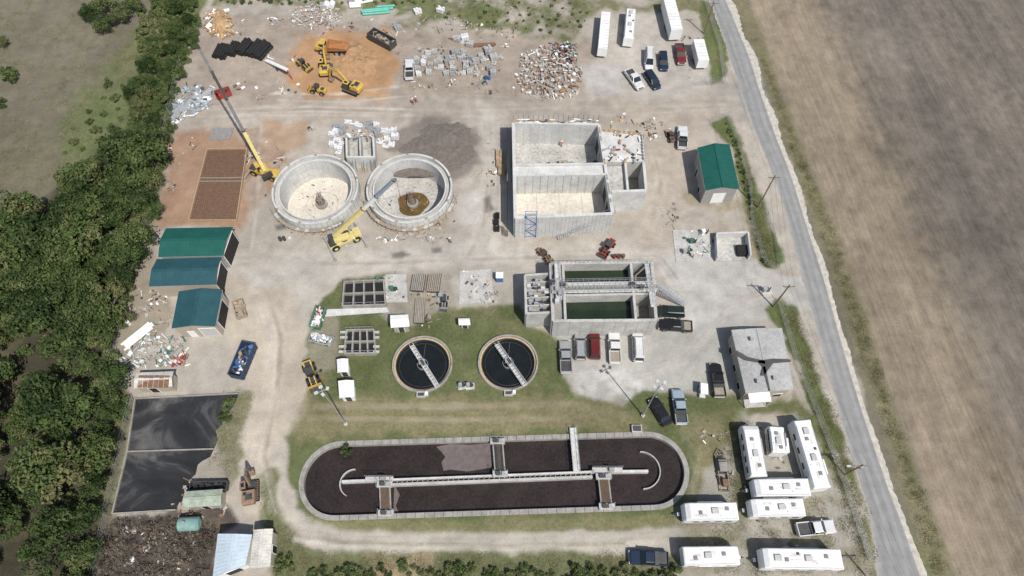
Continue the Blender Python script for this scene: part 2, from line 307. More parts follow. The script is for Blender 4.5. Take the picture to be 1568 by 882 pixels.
def noise(sc,det,st=None,rough=.6,rot=0):
    n=N.new('ShaderNodeTexNoise'); n.inputs['Scale'].default_value=sc; n.inputs['Detail'].default_value=det; n.inputs['Roughness'].default_value=rough
    src=geo.outputs['Position']
    if rot:
        m0=N.new('ShaderNodeMapping'); m0.inputs['Rotation'].default_value=(0,0,rot); L.new(src,m0.inputs[0]); src=m0.outputs[0]
    mp=N.new('ShaderNodeMapping'); L.new(src,mp.inputs[0]); L.new(mp.outputs[0],n.inputs['Vector'])
    if st: mp.inputs['Scale'].default_value=st
    return n.outputs[0]
def mth(op,a,b=None,c=None):
    m=N.new('ShaderNodeMath'); m.operation=op
    for i,x in enumerate((a,b,c)):
        if x is None: continue
        if isinstance(x,(int,float)): m.inputs[i].default_value=x
        else: L.new(x,m.inputs[i])
    return m.outputs[0]
def amp(n,k): return mth('MULTIPLY_ADD',n,k,-.5*k)
nA=noise(.5,6); nB=noise(3.2,5,rough=.75); nC=noise(11,3,rough=.8)
f=mth('ADD',mth('ADD',amp(nA,.6),amp(nB,.75)),mth('ADD',amp(nC,.5),1.0))
gx=mth('MULTIPLY',at.outputs['Alpha'],mth('ADD',amp(noise(1.7,5,rough=.8),1.4),amp(noise(6,3,rough=.8),1.0)))
ro=radians(-5.2)
s1=noise(1,4,(.55,.03,1),.7,ro); s2=noise(1,4,(2.2,.10,1),.75,ro); s3=noise(1,2,(.14,.012,1),.5,ro); s4=noise(1,5,(.5,.25,1),.75,ro)
fs=mth('MULTIPLY',am.outputs['Fac'],mth('ADD',mth('ADD',amp(s1,.6),amp(s2,.7)),mth('ADD',amp(s3,.6),amp(s4,.95))))
tot=mth('MAXIMUM',mth('ADD',mth('ADD',f,gx),fs),.25)
sc=N.new('ShaderNodeVectorMath'); sc.operation='SCALE'; L.new(at.outputs['Color'],sc.inputs[0]); L.new(tot,sc.inputs['Scale']); L.new(sc.outputs[0],P.inputs['Base Color'])
bp=N.new('ShaderNodeBump'); bp.inputs['Strength'].default_value=.5; bp.inputs['Distance'].default_value=.12; L.new(mth('ADD',nB,nC),bp.inputs['Height']); L.new(bp.outputs[0],P.inputs['Normal'])
me.materials.append(gm)
# ------------------------------------------------------------ road
rl=[(1052,-80),(1085,0),(1108,60),(1131,130),(1150,190),(1180,260),(1206,340),(1232,440),(1257,530),(1284,630),(1313,730),(1334,800),(1342,882),(1352,960)]
rr=[(1082,-80),(1114,0),(1140,60),(1165,130),(1185,190),(1212,260),(1241,350),(1270,440),(1295,530),(1326,630),(1360,730),(1387,800),(1416,882),(1444,960)]
def resamp(P,n):
    P=[Vector((*p,0)) for p in P]; d=[0]
    for i in range(len(P)-1): d.append(d[-1]+(P[i+1]-P[i]).length)
    o=[]
    for k in range(n):
        t=d[-1]*k/(n-1); i=max(j for j in range(len(d)) if d[j]<=t+1e-9); i=min(i,len(P)-2); f=(t-d[i])/(d[i+1]-d[i])
        p0=P[max(i-1,0)];p1=P[i];p2=P[i+1];p3=P[min(i+2,len(P)-1)]
        o.append(.5*((2*p1)+(p2-p0)*f+(2*p0-5*p1+4*p2-p3)*f*f+(3*p1-p0-3*p2+p3)*f**3))
    return [(p.x,p.y) for p in o]
A=resamp(GP(rl),260); Bq=resamp(GP(rr),260)
A=[(A[0][0]-10,600)]+A+[(A[-1][0]+3,-250)]; Bq=[(Bq[0][0]-10,600)]+Bq+[(Bq[-1][0]+3,-250)]
def ribbon(name,A,Bq,z,mat,m=12,jit=.25):
    vs=[];fs=[]
    for i,(p,q) in enumerate(zip(A,Bq)):
        ja=U(-jit,jit); jb=U(-jit,jit)
        for k in range(m+1):
            t=k/m; x=p[0]+(q[0]-p[0])*t; y=p[1]+(q[1]-p[1])*t
            if k==0: x+=ja
            if k==m: x+=jb
            vs.append((x,y,z+.06*(1-(2*t-1)**2)))
    for i in range(len(A)-1):
        for k in range(m): o=i*(m+1)+k; fs.append((o,o+1,o+m+2,o+m+1))
    me=bpy.data.meshes.new(name); me.from_pydata(vs,[],fs); me.materials.append(mat)
    at=me.attributes.new('across','FLOAT','POINT'); at.data.foreach_set('value',[(i%(m+1))/m for i in range(len(vs))])
    o=bpy.data.objects.new(name,me); scene.collection.objects.link(o); return o
am_=bpy.data.materials.new('worn_asphalt'); am_.use_nodes=True; nt=am_.node_tree; N=nt.nodes; L=nt.links; P=N['Principled BSDF']; P.inputs['Roughness'].default_value=.9; P.inputs['Specular IOR Level'].default_value=.2
geo=N.new('ShaderNodeNewGeometry'); ac=N.new('ShaderNodeAttribute'); ac.attribute_name='across'
cr=N.new('ShaderNodeValToRGB'); L.new(ac.outputs['Fac'],cr.inputs[0]); e=cr.color_ramp.elements; e[0].position=0;e[0].color=(.36,.345,.31,1);e[1].position=1;e[1].color=(.38,.365,.33,1)
for p_,c_ in((.08,.29),(.22,.24),(.33,.29),(.48,.25),(.52,.25),(.66,.295),(.8,.245),(.92,.30)): x=e.new(p_); x.color=(c_,c_*.99,c_*.965,1)
tt=mth('ADD',mth('ADD',amp(noise(.6,6),.6),amp(noise(1,5,(1.5,.06,1),.7,ro),.5)),mth('ADD',amp(noise(8,3),.35),1.0))
sc=N.new('ShaderNodeVectorMath'); sc.operation='SCALE'; L.new(cr.outputs[0],sc.inputs[0]); L.new(tt,sc.inputs['Scale']); L.new(sc.outputs[0],P.inputs['Base Color'])
shoulder=M('chalky_gravel_shoulder',(.48,.445,.39),.95,var=.35,scale=1.2)
SB=[(q[0]+(1.2+.6*sin(i*.21)+U(-.35,.35))*(.3+.7*max(0,1-i/190)),q[1]) for i,q in enumerate(Bq)]
ribbon('road_shoulder',[(q[0]-1.2,q[1]) for q in Bq],SB,-.02,shoulder,6,.2)
ribbon('asphalt_road',A,Bq,.006,am_,12,.2)
# ------------------------------------------------------------ oxidation ditch
b=B(); b.part('rim')
o_=stad(DR); i_=stad(DR-.75); n=len(o_)
vs=[]
for k in range(n): vs+= [(*i_[k],-2.3),(*i_[k],.12),(*o_[k],.12),(*o_[k],-.3)]
b.add(vs,[(4*k+m,4*k+m+1,4*((k+1)%n)+m+1,4*((k+1)%n)+m) for k in range(n) for m in range(3)],concO)
b.part('rim_joints')
dl=Vector((DB[0]-DA[0],DB[1]-DA[1],0)); du=dl.normalized(); dn_=Vector((-du.y,du.x,0))
for k in range(34):
    for s_ in(-1,1):
        c=Vector((*DA,.13))+dl*(k+.5)/34+dn_*s_*(DR-.375); b.obox(c,du*.03,dn_*.37,Vector((0,0,.006)),steelD)
b.part('liquor'); b.sheet(stad(DR-.7),-.75,ditchw)
b.part('foam'); b.sheet(GP([(668,684),(690,680),(720,681),(754,678),(757,700),(752,716),(716,722),(690,719),(679,721),(676,708),(682,700),(676,692)],-.74),-.743,foam)
b.sheet(GP([(604,742),(612,758),(606,775),(614,792),(602,790)],-.74),-.742,foam)
b.part('centre_wall')
wl=[G(523,737,.3),G(600,734,.3),G(905,722,.3),G(993,721,.3)]
b.wall(wl[0],wl[1],.4,-2.3,.2,concN); b.wall(wl[1],wl[2],.28,-2.3,.2,concN); b.wall(wl[2],wl[3],.4,-2.3,.2,concN)
off=.75
b.wall((wl[1][0],wl[1][1]-off),(wl[2][0]+.2,wl[2][1]-off),.4,-2.3,.22,conc)
for k in range(40):
    t=k/39; x=wl[1][0]+(wl[2][0]-wl[1][0])*t; y=wl[1][1]+(wl[2][1]-wl[1][1])*t
    b.box(x,y-off/2,.05,.12,.7,.12,concO)
b.part('turning_vanes')
c=G(541,739,0); b.ring(*c,2.0,2.15,-2.3,-.2,conc,24,pi/2,pi*1.35)
c=G(983,719,0); b.ring(*c,2.75,2.9,-2.3,-.2,conc,24,-pi/2,pi/2)
b.part('rotor_bridges')
def rotor(u0,v0,u1,v1,mat):
    p=G(u0,v0,.3);q=G(u1,v1,.3)
    for s_ in(-.75,.75): b.beam((p[0]+s_,p[1],.2),(q[0]+s_,q[1],.2),.2,.4,concO)
    b.tube((p[0],p[1],-.55),(q[0],q[1],-.55),.42,rust,12)
    for k in range(30):
        t=k/29; b.box(p[0]+(q[0]-p[0])*t,p[1]+(q[1]-p[1])*t,.42,1.3,.1,.05,mat)
    for (x,y) in(p,q):
        b.box(x,y,.35,2.3,.9,.5,conc); b.box(x-.3,y,.85,.7,.5,.5,steelD); b.box(x+.5,y,.8,.5,.6,.4,steel)
        for sx in(-1.1,1.1):
            for sy in(-.45,.45): b.tube((x+sx,y+sy,.5),(x+sx,y+sy,1.6),.03,steel,5)
            b.tube((x+sx,y-.45,1.6),(x+sx,y+.45,1.6),.03,steel,5)
rotbr=M('rotor_cover_brown',(.15,.105,.075),.85,var=.35)
rotor(589,742,591,786,rotbr); rotor(924,730,929,776,rotbr); rotor(762,676,766,726,steelD)
p=G(877,655,.5);q=G(883,722,.5)
b.part('foot_bridge'); b.beam((*p,.45),(*q,.45),1.0,.22,concN)
for s_ in(-.5,.5):
    b.beam((p[0]+s_,p[1],1.4),(q[0]+s_,q[1],1.4),.05,.05,steel)
    for k in range(7): t=k/6; x=p[0]+(q[0]-p[0])*t+s_;y=p[1]+(q[1]-p[1])*t; b.tube((x,y,.5),(x,y,1.4),.03,steel,5)
b.part('platforms')
for (u,v,w) in((581,734,4.2),(930,720,4.6)):
    x,y=G(u,v,.3); b.box(x,y,.35,w,.75,.25,conc)
    for k in range(5): b.tube((x-w/2+k*w/4,y+.35,.4),(x-w/2+k*w/4,y+.35,1.4),.03,steel,5)
    b.tube((x-w/2,y+.35,1.4),(x+w/2,y+.35,1.4),.03,steel,5); b.box(x+.6,y,.8,.8,.5,.6,wallG)
x,y=G(975,657,.3); b.box(x,y,.3,1.6,1.2,.6,conc); b.box(x,y,.65,1.2,.8,.2,steelD)
b.finish('oxidation_ditch')
# ------------------------------------------------------------ clarifiers
def clar(c,ang):
    b=B(); x,y=c
    b.part('tank_wall'); b.ring(x,y,CR-.26,CR,-2,.55,concO,80)
    b.part('launder'); b.ring(x,y,CR-.56,CR-.265,-2,.1,tan,80); b.ring(x,y,CR-.66,CR-.565,-2,.22,steelD,80)
    b.part('water'); b.disc(x,y,CR-.5,-.25,blackw,80)
    b.part('skimmer_baffle'); b.ring(x,y,CR-1.15,CR-1.1,-.5,-.1,steelD,60)
    b.part('centre_well'); b.ring(x,y,.85,.9,-.8,.3,steel,32); b.tube((x,y,-1),(x,y,1.2),.18,steelD,10); b.box(x,y,1.25,.9,.9,.35,steel)
    d=Vector((cos(ang),sin(ang),0)); n=Vector((-d.y,d.x,0)); o=Vector((x,y,0)); b.part('bridge')
    a0=-CR*.72; a1=CR*1.02
    b.beam(o+d*a0+Vector((0,0,.85)),o+d*a1+Vector((0,0,.85)),.5,.08,conc)
    for s_ in(-.32,.32):
        b.beam(o+d*a0+n*s_+Vector((0,0,.8)),o+d*a1+n*s_+Vector((0,0,.8)),.08,.22,white)
        b.beam(o+d*a0+n*s_+Vector((0,0,1.8)),o+d*a1+n*s_+Vector((0,0,1.8)),.04,.04,white)
        for k in range(9):
            p=o+d*(a0+(a1-a0)*k/8)+n*s_; b.tube(p+Vector((0,0,.9)),p+Vector((0,0,1.8)),.025,white,5)
    for k in range(14): p=o+d*(a0+(a1-a0)*(k+.5)/14); b.obox(p+Vector((0,0,.9)),d*.04,n*.26,Vector((0,0,.012)),steelD)
    b.box(*(o+d*.2).to_tuple()[:2],1.25,.8,.5,.7,steelD,ang)
    b.part('scraper_arm'); e=o-d*CR*.6+n*CR*.45; b.beam(o+Vector((0,0,-.1)),e+Vector((0,0,-.1)),.12,.1,steelD)
    e=o-d*(CR-.8); b.beam(e-n*.2+Vector((0,0,-.1)),e+n*1.2+Vector((0,0,-.1)),.3,.1,steelD)
    b.part('scum_box'); e=o+Vector((.1,-CR-.35,0)); b.box(e.x,e.y,.2,1.4,.9,.7,conc); b.box(e.x,e.y,.56,1.0,.5,.06,steelD)
    b.box(e.x+.9,e.y+.1,.5,.5,.5,.9,white)
    b.finish('clarifier_tank')
clar(CL1,-radians(57)); clar(CL2,-radians(57))
# ------------------------------------------------------------ round tanks under construction
stain=M('stained_concrete',(.41,.40,.38),.9,var=.4,scale=1)
def rtank(c,second):
    b=B(); x,y=c
    b.part('outer_wall'); b.ring(x,y,TR-.35,TR,-3.4,2.5,concN,96)
    b.part('launder_floor'); b.ring(x,y,TR-1.15,TR-.352,-3.4,1.5,conc,96)
    b.part('inner_wall'); b.ring(x,y,TR-1.4,TR-1.152,-3.4,2.3,concN,96)
    b.part('floor'); b.disc(x,y,TR-1.3,-2.9,beige if not second else concW); b.ring(x,y,3.0,3.1,-2.9,-2.85,conc,48)
    b.part('panel_joints')
    for k in range(40):
        a=2*pi*k/40; b.box(x+(TR-1.405)*cos(a),y+(TR-1.405)*sin(a),-.3,.015,.04,5.1,stain,a)
    for z in(-1.4,.2): b.ring(x,y,TR-1.415,TR-1.402,z,z+.04,stain,96)
    b.part('centre_column'); b.tube((x,y,-2.9),(x,y,-2.3),1.1,concO,20)
    for k in range(10):
        a=2*pi*k/10; b.tube((x+.7*cos(a),y+.7*sin(a),-2.3),(x+.7*cos(a),y+.7*sin(a),.1 if second else -.6),.04,rust,5)
    for z in(-1.9,-1.4,-.9): b.ring(x,y,.68,.74,z,z+.05,rust,20)
    for k in range(3): b.beam((x-1+k*.4,y-.6,-2.2),(x-.6+k*.3,y+1.6,-.8),.08,.25,woodG)
    b.part('floor_litter')
    for k in range(26): a=U(0,6.3); r=U(1.2,6); b.box(x+r*cos(a),y+r*sin(a),-2.84,U(.1,.8),U(.06,.2),.08,random.choice([woodG,steelD,concO,wood]),U(0,3))
    if second:
        b.part('pooled_water'); b.sheet([(x+(2.9+.25*sin(3*t)+.2*cos(5*t))*cos(t),y+(2.9+.2*sin(2*t+1))*sin(t)) for t in [2*pi*i/60 for i in range(60)]],-2.845,brownw)
    b.part('scaffold_brackets')
    a0,a1=(-2.9,-.1) if second else (-2.7,-.9)
    for k in range(26):
        a=a0+(a1-a0)*k/25; r=TR+.02
        b.beam((x+r*cos(a),y+r*sin(a),1.0),(x+(r+.95)*cos(a),y+(r+.95)*sin(a),1.0),.08,.08,steelD if k%2 else woodO)
        if k%2==0: b.tube((x+(r+.9)*cos(a),y+(r+.9)*sin(a),0),(x+(r+.9)*cos(a),y+(r+.9)*sin(a),2.0),.04,woodO if second else steel,5)
        if k<25:
            m=a0+(a1-a0)*(k+1)/25
            b.beam((x+(r+.5)*cos(a),y+(r+.5)*sin(a),1.08),(x+(r+.5)*cos(m),y+(r+.5)*sin(m),1.08),.6,.05,woodG if R()<.6 else conc)
    for k in range(14 if second else 7):
        a=U(a0,a1); b.box(x+(TR+.3)*cos(a),y+(TR+.3)*sin(a),.6,U(.6,1.6),.1,1.2,woodO if second and k%2 else woodG,a+pi/2)
    b.part('form_panels')
    for k in range(48):
        a=2*pi*k/48; b.box(x+(TR+.02)*cos(a),y+(TR+.02)*sin(a),1.2,.05,.05,2.4,concO,a)
    for k in range(9):
        a=2*pi*k/9+.3; b.box(x+(TR-.18)*cos(a),y+(TR-.18)*sin(a),2.56,.3,.5,.12,woodG,a)
    b.finish('round_concrete_tank')
rtank(T1,False); rtank(T2,True)
def corner_walls(b,P,t,z0,z1,mat):
    for i in range(len(P)): b.wall(P[i],P[(i+1)%len(P)],t,z0,z1,mat)
b=B(); P4=GP([(530,205),(571,205),(573,240),(531,240)],3)
b.part('walls'); corner_walls(b,P4,.35,0,3,concN); b.wall(((P4[0][0]+P4[1][0])/2,P4[0][1]),((P4[2][0]+P4[3][0])/2,P4[2][1]),.3,0,2.95,conc)
b.part('floor'); b.prism(P4,0,.6,concW)
b.part('form_props')
for k in range(20): x=U(P4[3][0]-.5,P4[2][0]+.5); b.beam((x,P4[3][1]-1.5+U(-.2,.3),0),(x,P4[3][1]-.3,U(1.5,2.8)),.07,.07,steel if R()<.6 else woodG)
for k in range(24): b.box(U(P4[0][0],P4[1][0]),P4[0][1]+U(-1.5,1.5),3.2,U(.5,1.6),U(.1,.5),.15,random.choice([white,steel,wood,steel]),U(0,3))
b.finish('concrete_splitter_box')
# ------------------------------------------------------------ main concrete building under construction
HZ=6.2; b=B()
def TT(u,v,z=HZ): return G(u,v,z)
Aa=TT(786,187);Bb=TT(917,190);Cc=TT(938,325);Dd=TT(789,333); mL=TT(787,252); mR=TT(927,250); mL2=TT(787,268); mR2=TT(929,266)
b.part('walls')
for p,q in((Aa,Bb),(Bb,Cc),(Dd,Aa)): b.wall(p,q,.55,0,HZ,concN)
b.wall(Dd,(Cc[0],Cc[1]-.2),.55,0,HZ-.05,concN)
b.part('gallery'); b.prism([mL,mR,mR2,mL2],0,HZ-.5,conc,concN); b.wall(mL,mR,.35,0,HZ-.02,concN); b.wall(mL2,mR2,.35,0,HZ-.03,concN)
b.part('upper_room_floor'); b.prism([Aa,Bb,mR,mL],0,.5,concW)
b.part('lower_room_floor'); b.prism([mL2,mR2,Cc,Dd],0,.7,beige)
b.part('wall_openings')
for k,(p,q,z0,z1) in enumerate(((mR2,Cc,1.2,4.5),(Bb,mR,1.0,4.3))):
    for j in range(2):
        t0=.18+.42*j; x=p[0]+(q[0]-p[0])*(t0+.12); y=p[1]+(q[1]-p[1])*(t0+.12)
        a_=atan2(q[1]-p[1],q[0]-p[0]); b.box(x-.28,y,(z0+z1)/2,2.2,.06,z1-z0,dark,a_)
        for s_ in(-1.15,1.15): b.box(x-.3+s_*cos(a_),y+s_*sin(a_),(z0+z1)/2,.12,.2,z1-z0+.2,woodG,a_)
b.part('form_tie_lines')
for (p,q) in((Aa,Bb),(mL2,mR2)):
    for k in range(12):
        t=(k+.5)/12; b.box(p[0]+(q[0]-p[0])*t,p[1]+(q[1]-p[1])*t-.285,HZ/2,.04,.02,HZ-.3,stain)
b.part('formwork')
for k in range(16):
    t=k/15; x=Aa[0]+(Bb[0]-Aa[0])*t; b.box(x,Aa[1]+.32,HZ/2,.1,.1,HZ,woodG)
for k in range(26):
    t=k/25; x=Dd[0]+(Cc[0]-Dd[0])*t; y=Dd[1]+(Cc[1]-.2-Dd[1])*t; b.box(x,y-.29,HZ/2,.04,.03,HZ-.1,stain)
for k in range(3):
    z=1.5+k*1.7; b.beam((Dd[0],Dd[1]-.29,z),(Cc[0],Cc[1]-.49,z),.03,.04,stain)
for k in range(56): 
    t=R(); b.box(Aa[0]+(Bb[0]-Aa[0])*t,Aa[1]+U(-.1,.7),HZ+.05,U(.3,1.6),.2,.14,random.choice([white,steelD,woodG,woodO,steel]),U(-.2,.2))
for k in range(22): t=R(); b.box(Bb[0]+(Cc[0]-Bb[0])*t,Bb[1]+(Cc[1]-Bb[1])*t,HZ+.06,.25,U(.3,1),.14,random.choice([woodG,steel,woodO]),.1)
for k in range(18):
    t=k/17; x=Aa[0]+(Bb[0]-Aa[0])*t; b.tube((x,Aa[1]+.9,0),(x,Aa[1]+.9,HZ+1),.035,steelD,5)
b.beam((Aa[0],Aa[1]+.62,HZ-.3),(Bb[0],Bb[1]+.62,HZ-.3),.5,.05,woodG); b.beam((Aa[0],Aa[1]+.9,HZ+.95),(Bb[0],Bb[1]+.9,HZ+.95),.04,.04,steel)
b.part('annex')
a1=TT(921,200);a2=TT(983,206);a3=TT(986,246);a4=TT(928,247)
b.prism([a1,a2,a3,a4],0,HZ-.25,conc,concN)
p1=TT(929,248);p2=TT(986,247);p3=TT(990,290);p4=TT(937,292)
b.wall(p2,p3,.5,0,HZ-.2,concN); b.wall(p4,p3,.5,0,HZ-.22,concN); b.wall(TT(958,248),TT(962,291),.4,0,HZ-.24,concN)
b.prism([p1,TT(958,248),TT(962,291),p4],0,HZ-1.2,conc,concW); b.prism([p1,p2,p3,p4],0,1,concO)
b.part('edge_formwork')
for (p,q,m) in((a1,a2,woodO),(a2,a3,concN)):
    for k in range(8): t=(k+.5)/8; b.box(p[0]+(q[0]-p[0])*t,p[1]+(q[1]-p[1])*t+.1,HZ+.1,.5,.12,.7,m,atan2(q[1]-p[1],q[0]-p[0]))
b.part('deck_materials')
for k in range(40):
    t=R();s_=R(); x=a1[0]+(a2[0]-a1[0])*t; y=a4[1]+(a1[1]-a4[1])*s_
    b.box(x,y,HZ-.1+U(0,.2),U(.2,1.2),U(.1,.5),U(.1,.4),redp if k==3 else random.choice([wood,woodO,woodG,white,steel,steel,steelD,concN]),U(0,3))
b.part('room_equipment')
for k in range(36):
    x=U(mL[0]+5,mR[0]-1); y=U(mL[1]+1.5,mL[1]+4.6)
    b.box(x,y,.8+U(0,.3),U(.3,1.8),U(.2,.9),U(.2,1.0),random.choice([steelD,steel,bluep,wood,white,concO,steel]),U(0,3))
for k in range(4): x=mL[0]+6+k*2; b.tube((x,mL[1]+3,.9),(x+1.6,mL[1]+3.4,.9),.4,steel,12)
b.part('floor_grid')
for k in range(1,4):
    t=k/4; b.beam((mL2[0]+(mR2[0]-mL2[0])*t,mL2[1],.71),(Dd[0]+(Cc[0]-Dd[0])*t,Dd[1],.71),.05,.03,concO)
b.part('outer_scaffold')
for k in range(16):
    t=k/15; x=Aa[0]-1.1; y=Aa[1]+(Dd[1]-Aa[1])*t
    b.tube((x,y,0),(x,y,5.0 if t<.5 else 2.5),.04,steelD,5)
    if t<.6: b.beam((x,y,3.5),(x+.8,y,3.5),.06,.06,steelD)
b.beam((Aa[0]-.85,Aa[1],3.6),(Aa[0]-.85,(Aa[1]+Dd[1])/2-1,3.6),.6,.06,woodG)
b.finish('concrete_process_building')
b=B(); x0,y0=G(812,364); w=2.0
for i in(0,1):
    for j in(0,1): b.tube((x0-w/2+i*w,y0+j*1.3,0),(x0-w/2+i*w,y0+j*1.3,6.6),.045,bluep,6)
for z in(.4,2.4,4.4,6.4):
    for j in(0,1): b.beam((x0-w/2,y0+j*1.3,z),(x0+w/2,y0+j*1.3,z),.06,.06,bluep)
    for i in(0,1): b.beam((x0-w/2+i*w,y0,z),(x0-w/2+i*w,y0+1.3,z),.06,.06,bluep)
    if z>1: b.box(x0,y0+.65,z,w,.5,.05,steel)
for k,z in enumerate((.4,2.4,4.4)):
    s_=1 if k%2 else -1; b.beam((x0-s_*w/2,y0,z),(x0+s_*w/2,y0,z+2),.05,.05,bluep); b.beam((x0-s_*w/2,y0+.3,z),(x0+s_*w/2,y0+.3,z+2),.5,.1,bluep)
b.finish('scaffold_stair_tower')
b=B(); p=Vector((*G(855,368),0.2)); q=Vector((*G(936,352),5.2))
for s_ in(0,.9):
    o=Vector((0,s_,0)); b.beam(p+o,q+o,.08,.2,steel); b.beam(p+o+Vector((0,0,1)),q+o+Vector((0,0,1)),.05,.05,steel)
    for k in range(10): m=p.lerp(q,k/9)+o; b.tube(m,m+Vector((0,0,1)),.03,steel,5)
for k in range(28): m=p.lerp(q,k/27); b.box(m.x,m.y+.45,m.z+.03,.28,.85,.04,steel)
b.finish('metal_stair')
# ------------------------------------------------------------ aeration basin
BZ=5.5; b=B(); b.part('walls')
q=lambda u,v,z=BZ:G(u,v,z)
o1=q(843,403);o2=q(998,401);o3=q(1005,490);o4=q(847,491)
for p_,q_ in((o1,o2),(o2,o3),(o3,o4),(o4,o1)): b.wall(p_,q_,.5,0,BZ,conc)
i1=q(862,403);i2=q(866,491); b.wall(i1,i2,.4,0,BZ-.02,conc)
j1=q(966,402);j2=q(974,490); b.wall(j1,j2,.4,0,BZ-.03,conc)
b.wall(q(866,452),q(1002,449),.4,0,BZ-.04,conc); b.wall(q(866,438),q(1002,436),.3,0,BZ-.06,conc)
b.part('water'); b.prism([i1,j1,j2,i2],0,3.2,greenw); b.prism([j1,o2,o3,j2],0,1.2,greenw,concO); b.prism([o1,i1,i2,o4],0,BZ-.8,conc,concO)
b.part('west_box')
w1=q(804,421,BZ-.6);w2=q(843,419,BZ-.6);w3=q(845,478,BZ-.6);w4=q(806,480,BZ-.6)
for p_,q_ in((w1,w2),(w3,w4),(w4,w1)): b.wall(p_,q_,.4,0,BZ-.6,conc)
b.prism([w1,w2,w3,w4],0,BZ-2.0,conc,concO)
for k in range(1,5): t=k/5; b.wall((w1[0]+(w4[0]-w1[0])*t,w1[1]+(w4[1]-w1[1])*t),(w2[0]+(w3[0]-w2[0])*t,w2[1]+(w3[1]-w2[1])*t),.2,BZ-2,BZ-.65,conc)
for k in range(26): b.box(U(w1[0]+.5,w2[0]-.5),U(w4[1]+.5,w1[1]-.5),BZ-.7,U(.3,1.0),U(.2,.6),U(.2,.6),random.choice([steel,steelD,concN,steel]),0)
b.part('walkways')
def rail(p,q,z,side,mat=steel,n=16):
    p=Vector((*p,z));q=Vector((*q,z)); d=(q-p).normalized(); nn=Vector((-d.y,d.x,0))
    for s_ in side:
        for h in(.55,1.05): b.beam(p+nn*s_+Vector((0,0,h)),q+nn*s_+Vector((0,0,h)),.045,.045,mat)
        for k in range(n+1): m=p.lerp(q,k/n)+nn*s_; b.tube(m,m+Vector((0,0,1.05)),.03,mat,5)
m1=G(845,441,BZ+.3);m2=G(1006,438,BZ+.3)
for dy in(-.7,.7):
    b.beam((m1[0],m1[1]+dy,BZ+.3),(m2[0],m2[1]+dy,BZ+.3),.6,.12,concN); rail((m1[0],m1[1]+dy),(m2[0],m2[1]+dy),BZ+.35,(-.35,.35),steel,20)
for k in range(30): x=m1[0]+(m2[0]-m1[0])*k/29; b.box(x,m1[1]-.2,BZ+.35,.08,1.0,.08,steel)
v1=G(853,404,BZ+.2);v2=G(856,460,BZ+.2); b.beam((*v1,BZ+.25),(*v2,BZ+.25),1.0,.1,concN); rail(v1,v2,BZ+.3,(-.5,.5),steel,10)
v1=G(990,404,BZ+.2);v2=G(1000,470,BZ+.2); b.beam((*v1,BZ+.22),(*v2,BZ+.22),.7,.1,concN); rail(v1,v2,BZ+.25,(-.4,.4),steel,10)
for (u,v) in((852,425),(858,450),(853,462),(982,440),(968,436),(846,433),(862,436)): x,y=G(u,v,BZ+.6); b.box(x,y,BZ+.7,.7,.6,.9,random.choice([steel,concN,steelD])); b.tube((x+.5,y,BZ+.5),(x+.5,y,BZ+1.4),.12,steel,8)
b.part('pilasters')
for k in range(9): t=(k+.5)/9; b.box(o4[0]+(o3[0]-o4[0])*t,o4[1]+(o3[1]-o4[1])*t-.27,BZ/2,.05,.03,BZ-.1,stain)
rail(o1,o2,BZ,(0,),steel,24)
b.part('access_stair')
p=Vector((*G(1046,466),.2)); q2=Vector((*G(1006,436,BZ),BZ))
for s_ in(-.5,.5):
    o=Vector((s_*.3,s_,0)); b.beam(p+o,q2+o,.08,.2,steel); b.beam(p+o+Vector((0,0,1)),q2+o+Vector((0,0,1)),.05,.05,steel)
    for k in range(9): m=p.lerp(q2,k/8)+o; b.tube(m,m+Vector((0,0,1)),.03,steel,5)
for k in range(24): m=p.lerp(q2,k/23); b.box(m.x,m.y,m.z,.2,.95,.04,steel,-.3)
b.finish('aeration_basin')
# ------------------------------------------------------------ small basins
def gridtank(name,P,nx_,ny_,h,fill,wmat,th=.22,mid=None):
    b=B(); p0,p1,p2,p3=GP(P,h); b.part('walls')
    lp=lambda a,c,t:(a[0]+(c[0]-a[0])*t,a[1]+(c[1]-a[1])*t)
    for k in range(nx_+1): t=k/nx_; b.wall(lp(p0,p1,t),lp(p3,p2,t),th,0,h-.004*k,wmat)
    for k in range(ny_+1): t=k/ny_; b.wall(lp(p0,p3,t),lp(p1,p2,t),th,0,h+.01+.004*k,wmat)
    b.part('contents'); b.prism([p0,p1,p2,p3],0,max(h-.7,.1),wmat,fill)
    b.part('rails')
    for a_,c_ in((p0,p1),(p3,p2)):
        for k in range(7): m=lp(a_,c_,k/6); b.tube((*m,h),(*m,h+1),.03,steel,5)
        b.beam((*a_,h+1),(*c_,h+1),.05,.05,steel)
    b.finish(name)
gridtank('filter_basin',[(527,431),(587,428),(590,466),(524,468)],4,2,1.0,dark,concO,.24)
gridtank('clarifier_cell_basin',[(530,505),(572,504),(575,540),(527,541)],4,2,1.0,dark,concO,.24)
b=B()
for v in(508,516,530,538):
    x,y=G(526 if v<520 else 524,v,1); b.box(x,y,.8,1.2,.4,.3,conc); x,y=G(576,v,1); b.box(x,y,.8,1.0,.4,.3,conc)
b.finish('concrete_weir_ledge')
def slab(name,P,h,mat): b=B(); b.prism(GP(P,h),0,h,mat); return b.finish(name)
slab('concrete_pad',[(1030,352),(1085,352),(1098,396),(1035,400)],.12,conc)
slab('concrete_pad',[(590,420),(622,420),(624,462),(590,463)],.12,conc)
slab('concrete_pavement',[(493,474),(592,470),(596,478),(494,485)],.05,concN)
slab('concrete_pad',[(704,415),(752,412),(756,462),(703,466)],.08,conc)
slab('concrete_apron',[(325,196),(358,196),(352,213),(320,214)],.15,M('grey_mesh_pad',(.25,.24,.23),.9,var=.3,scale=3))
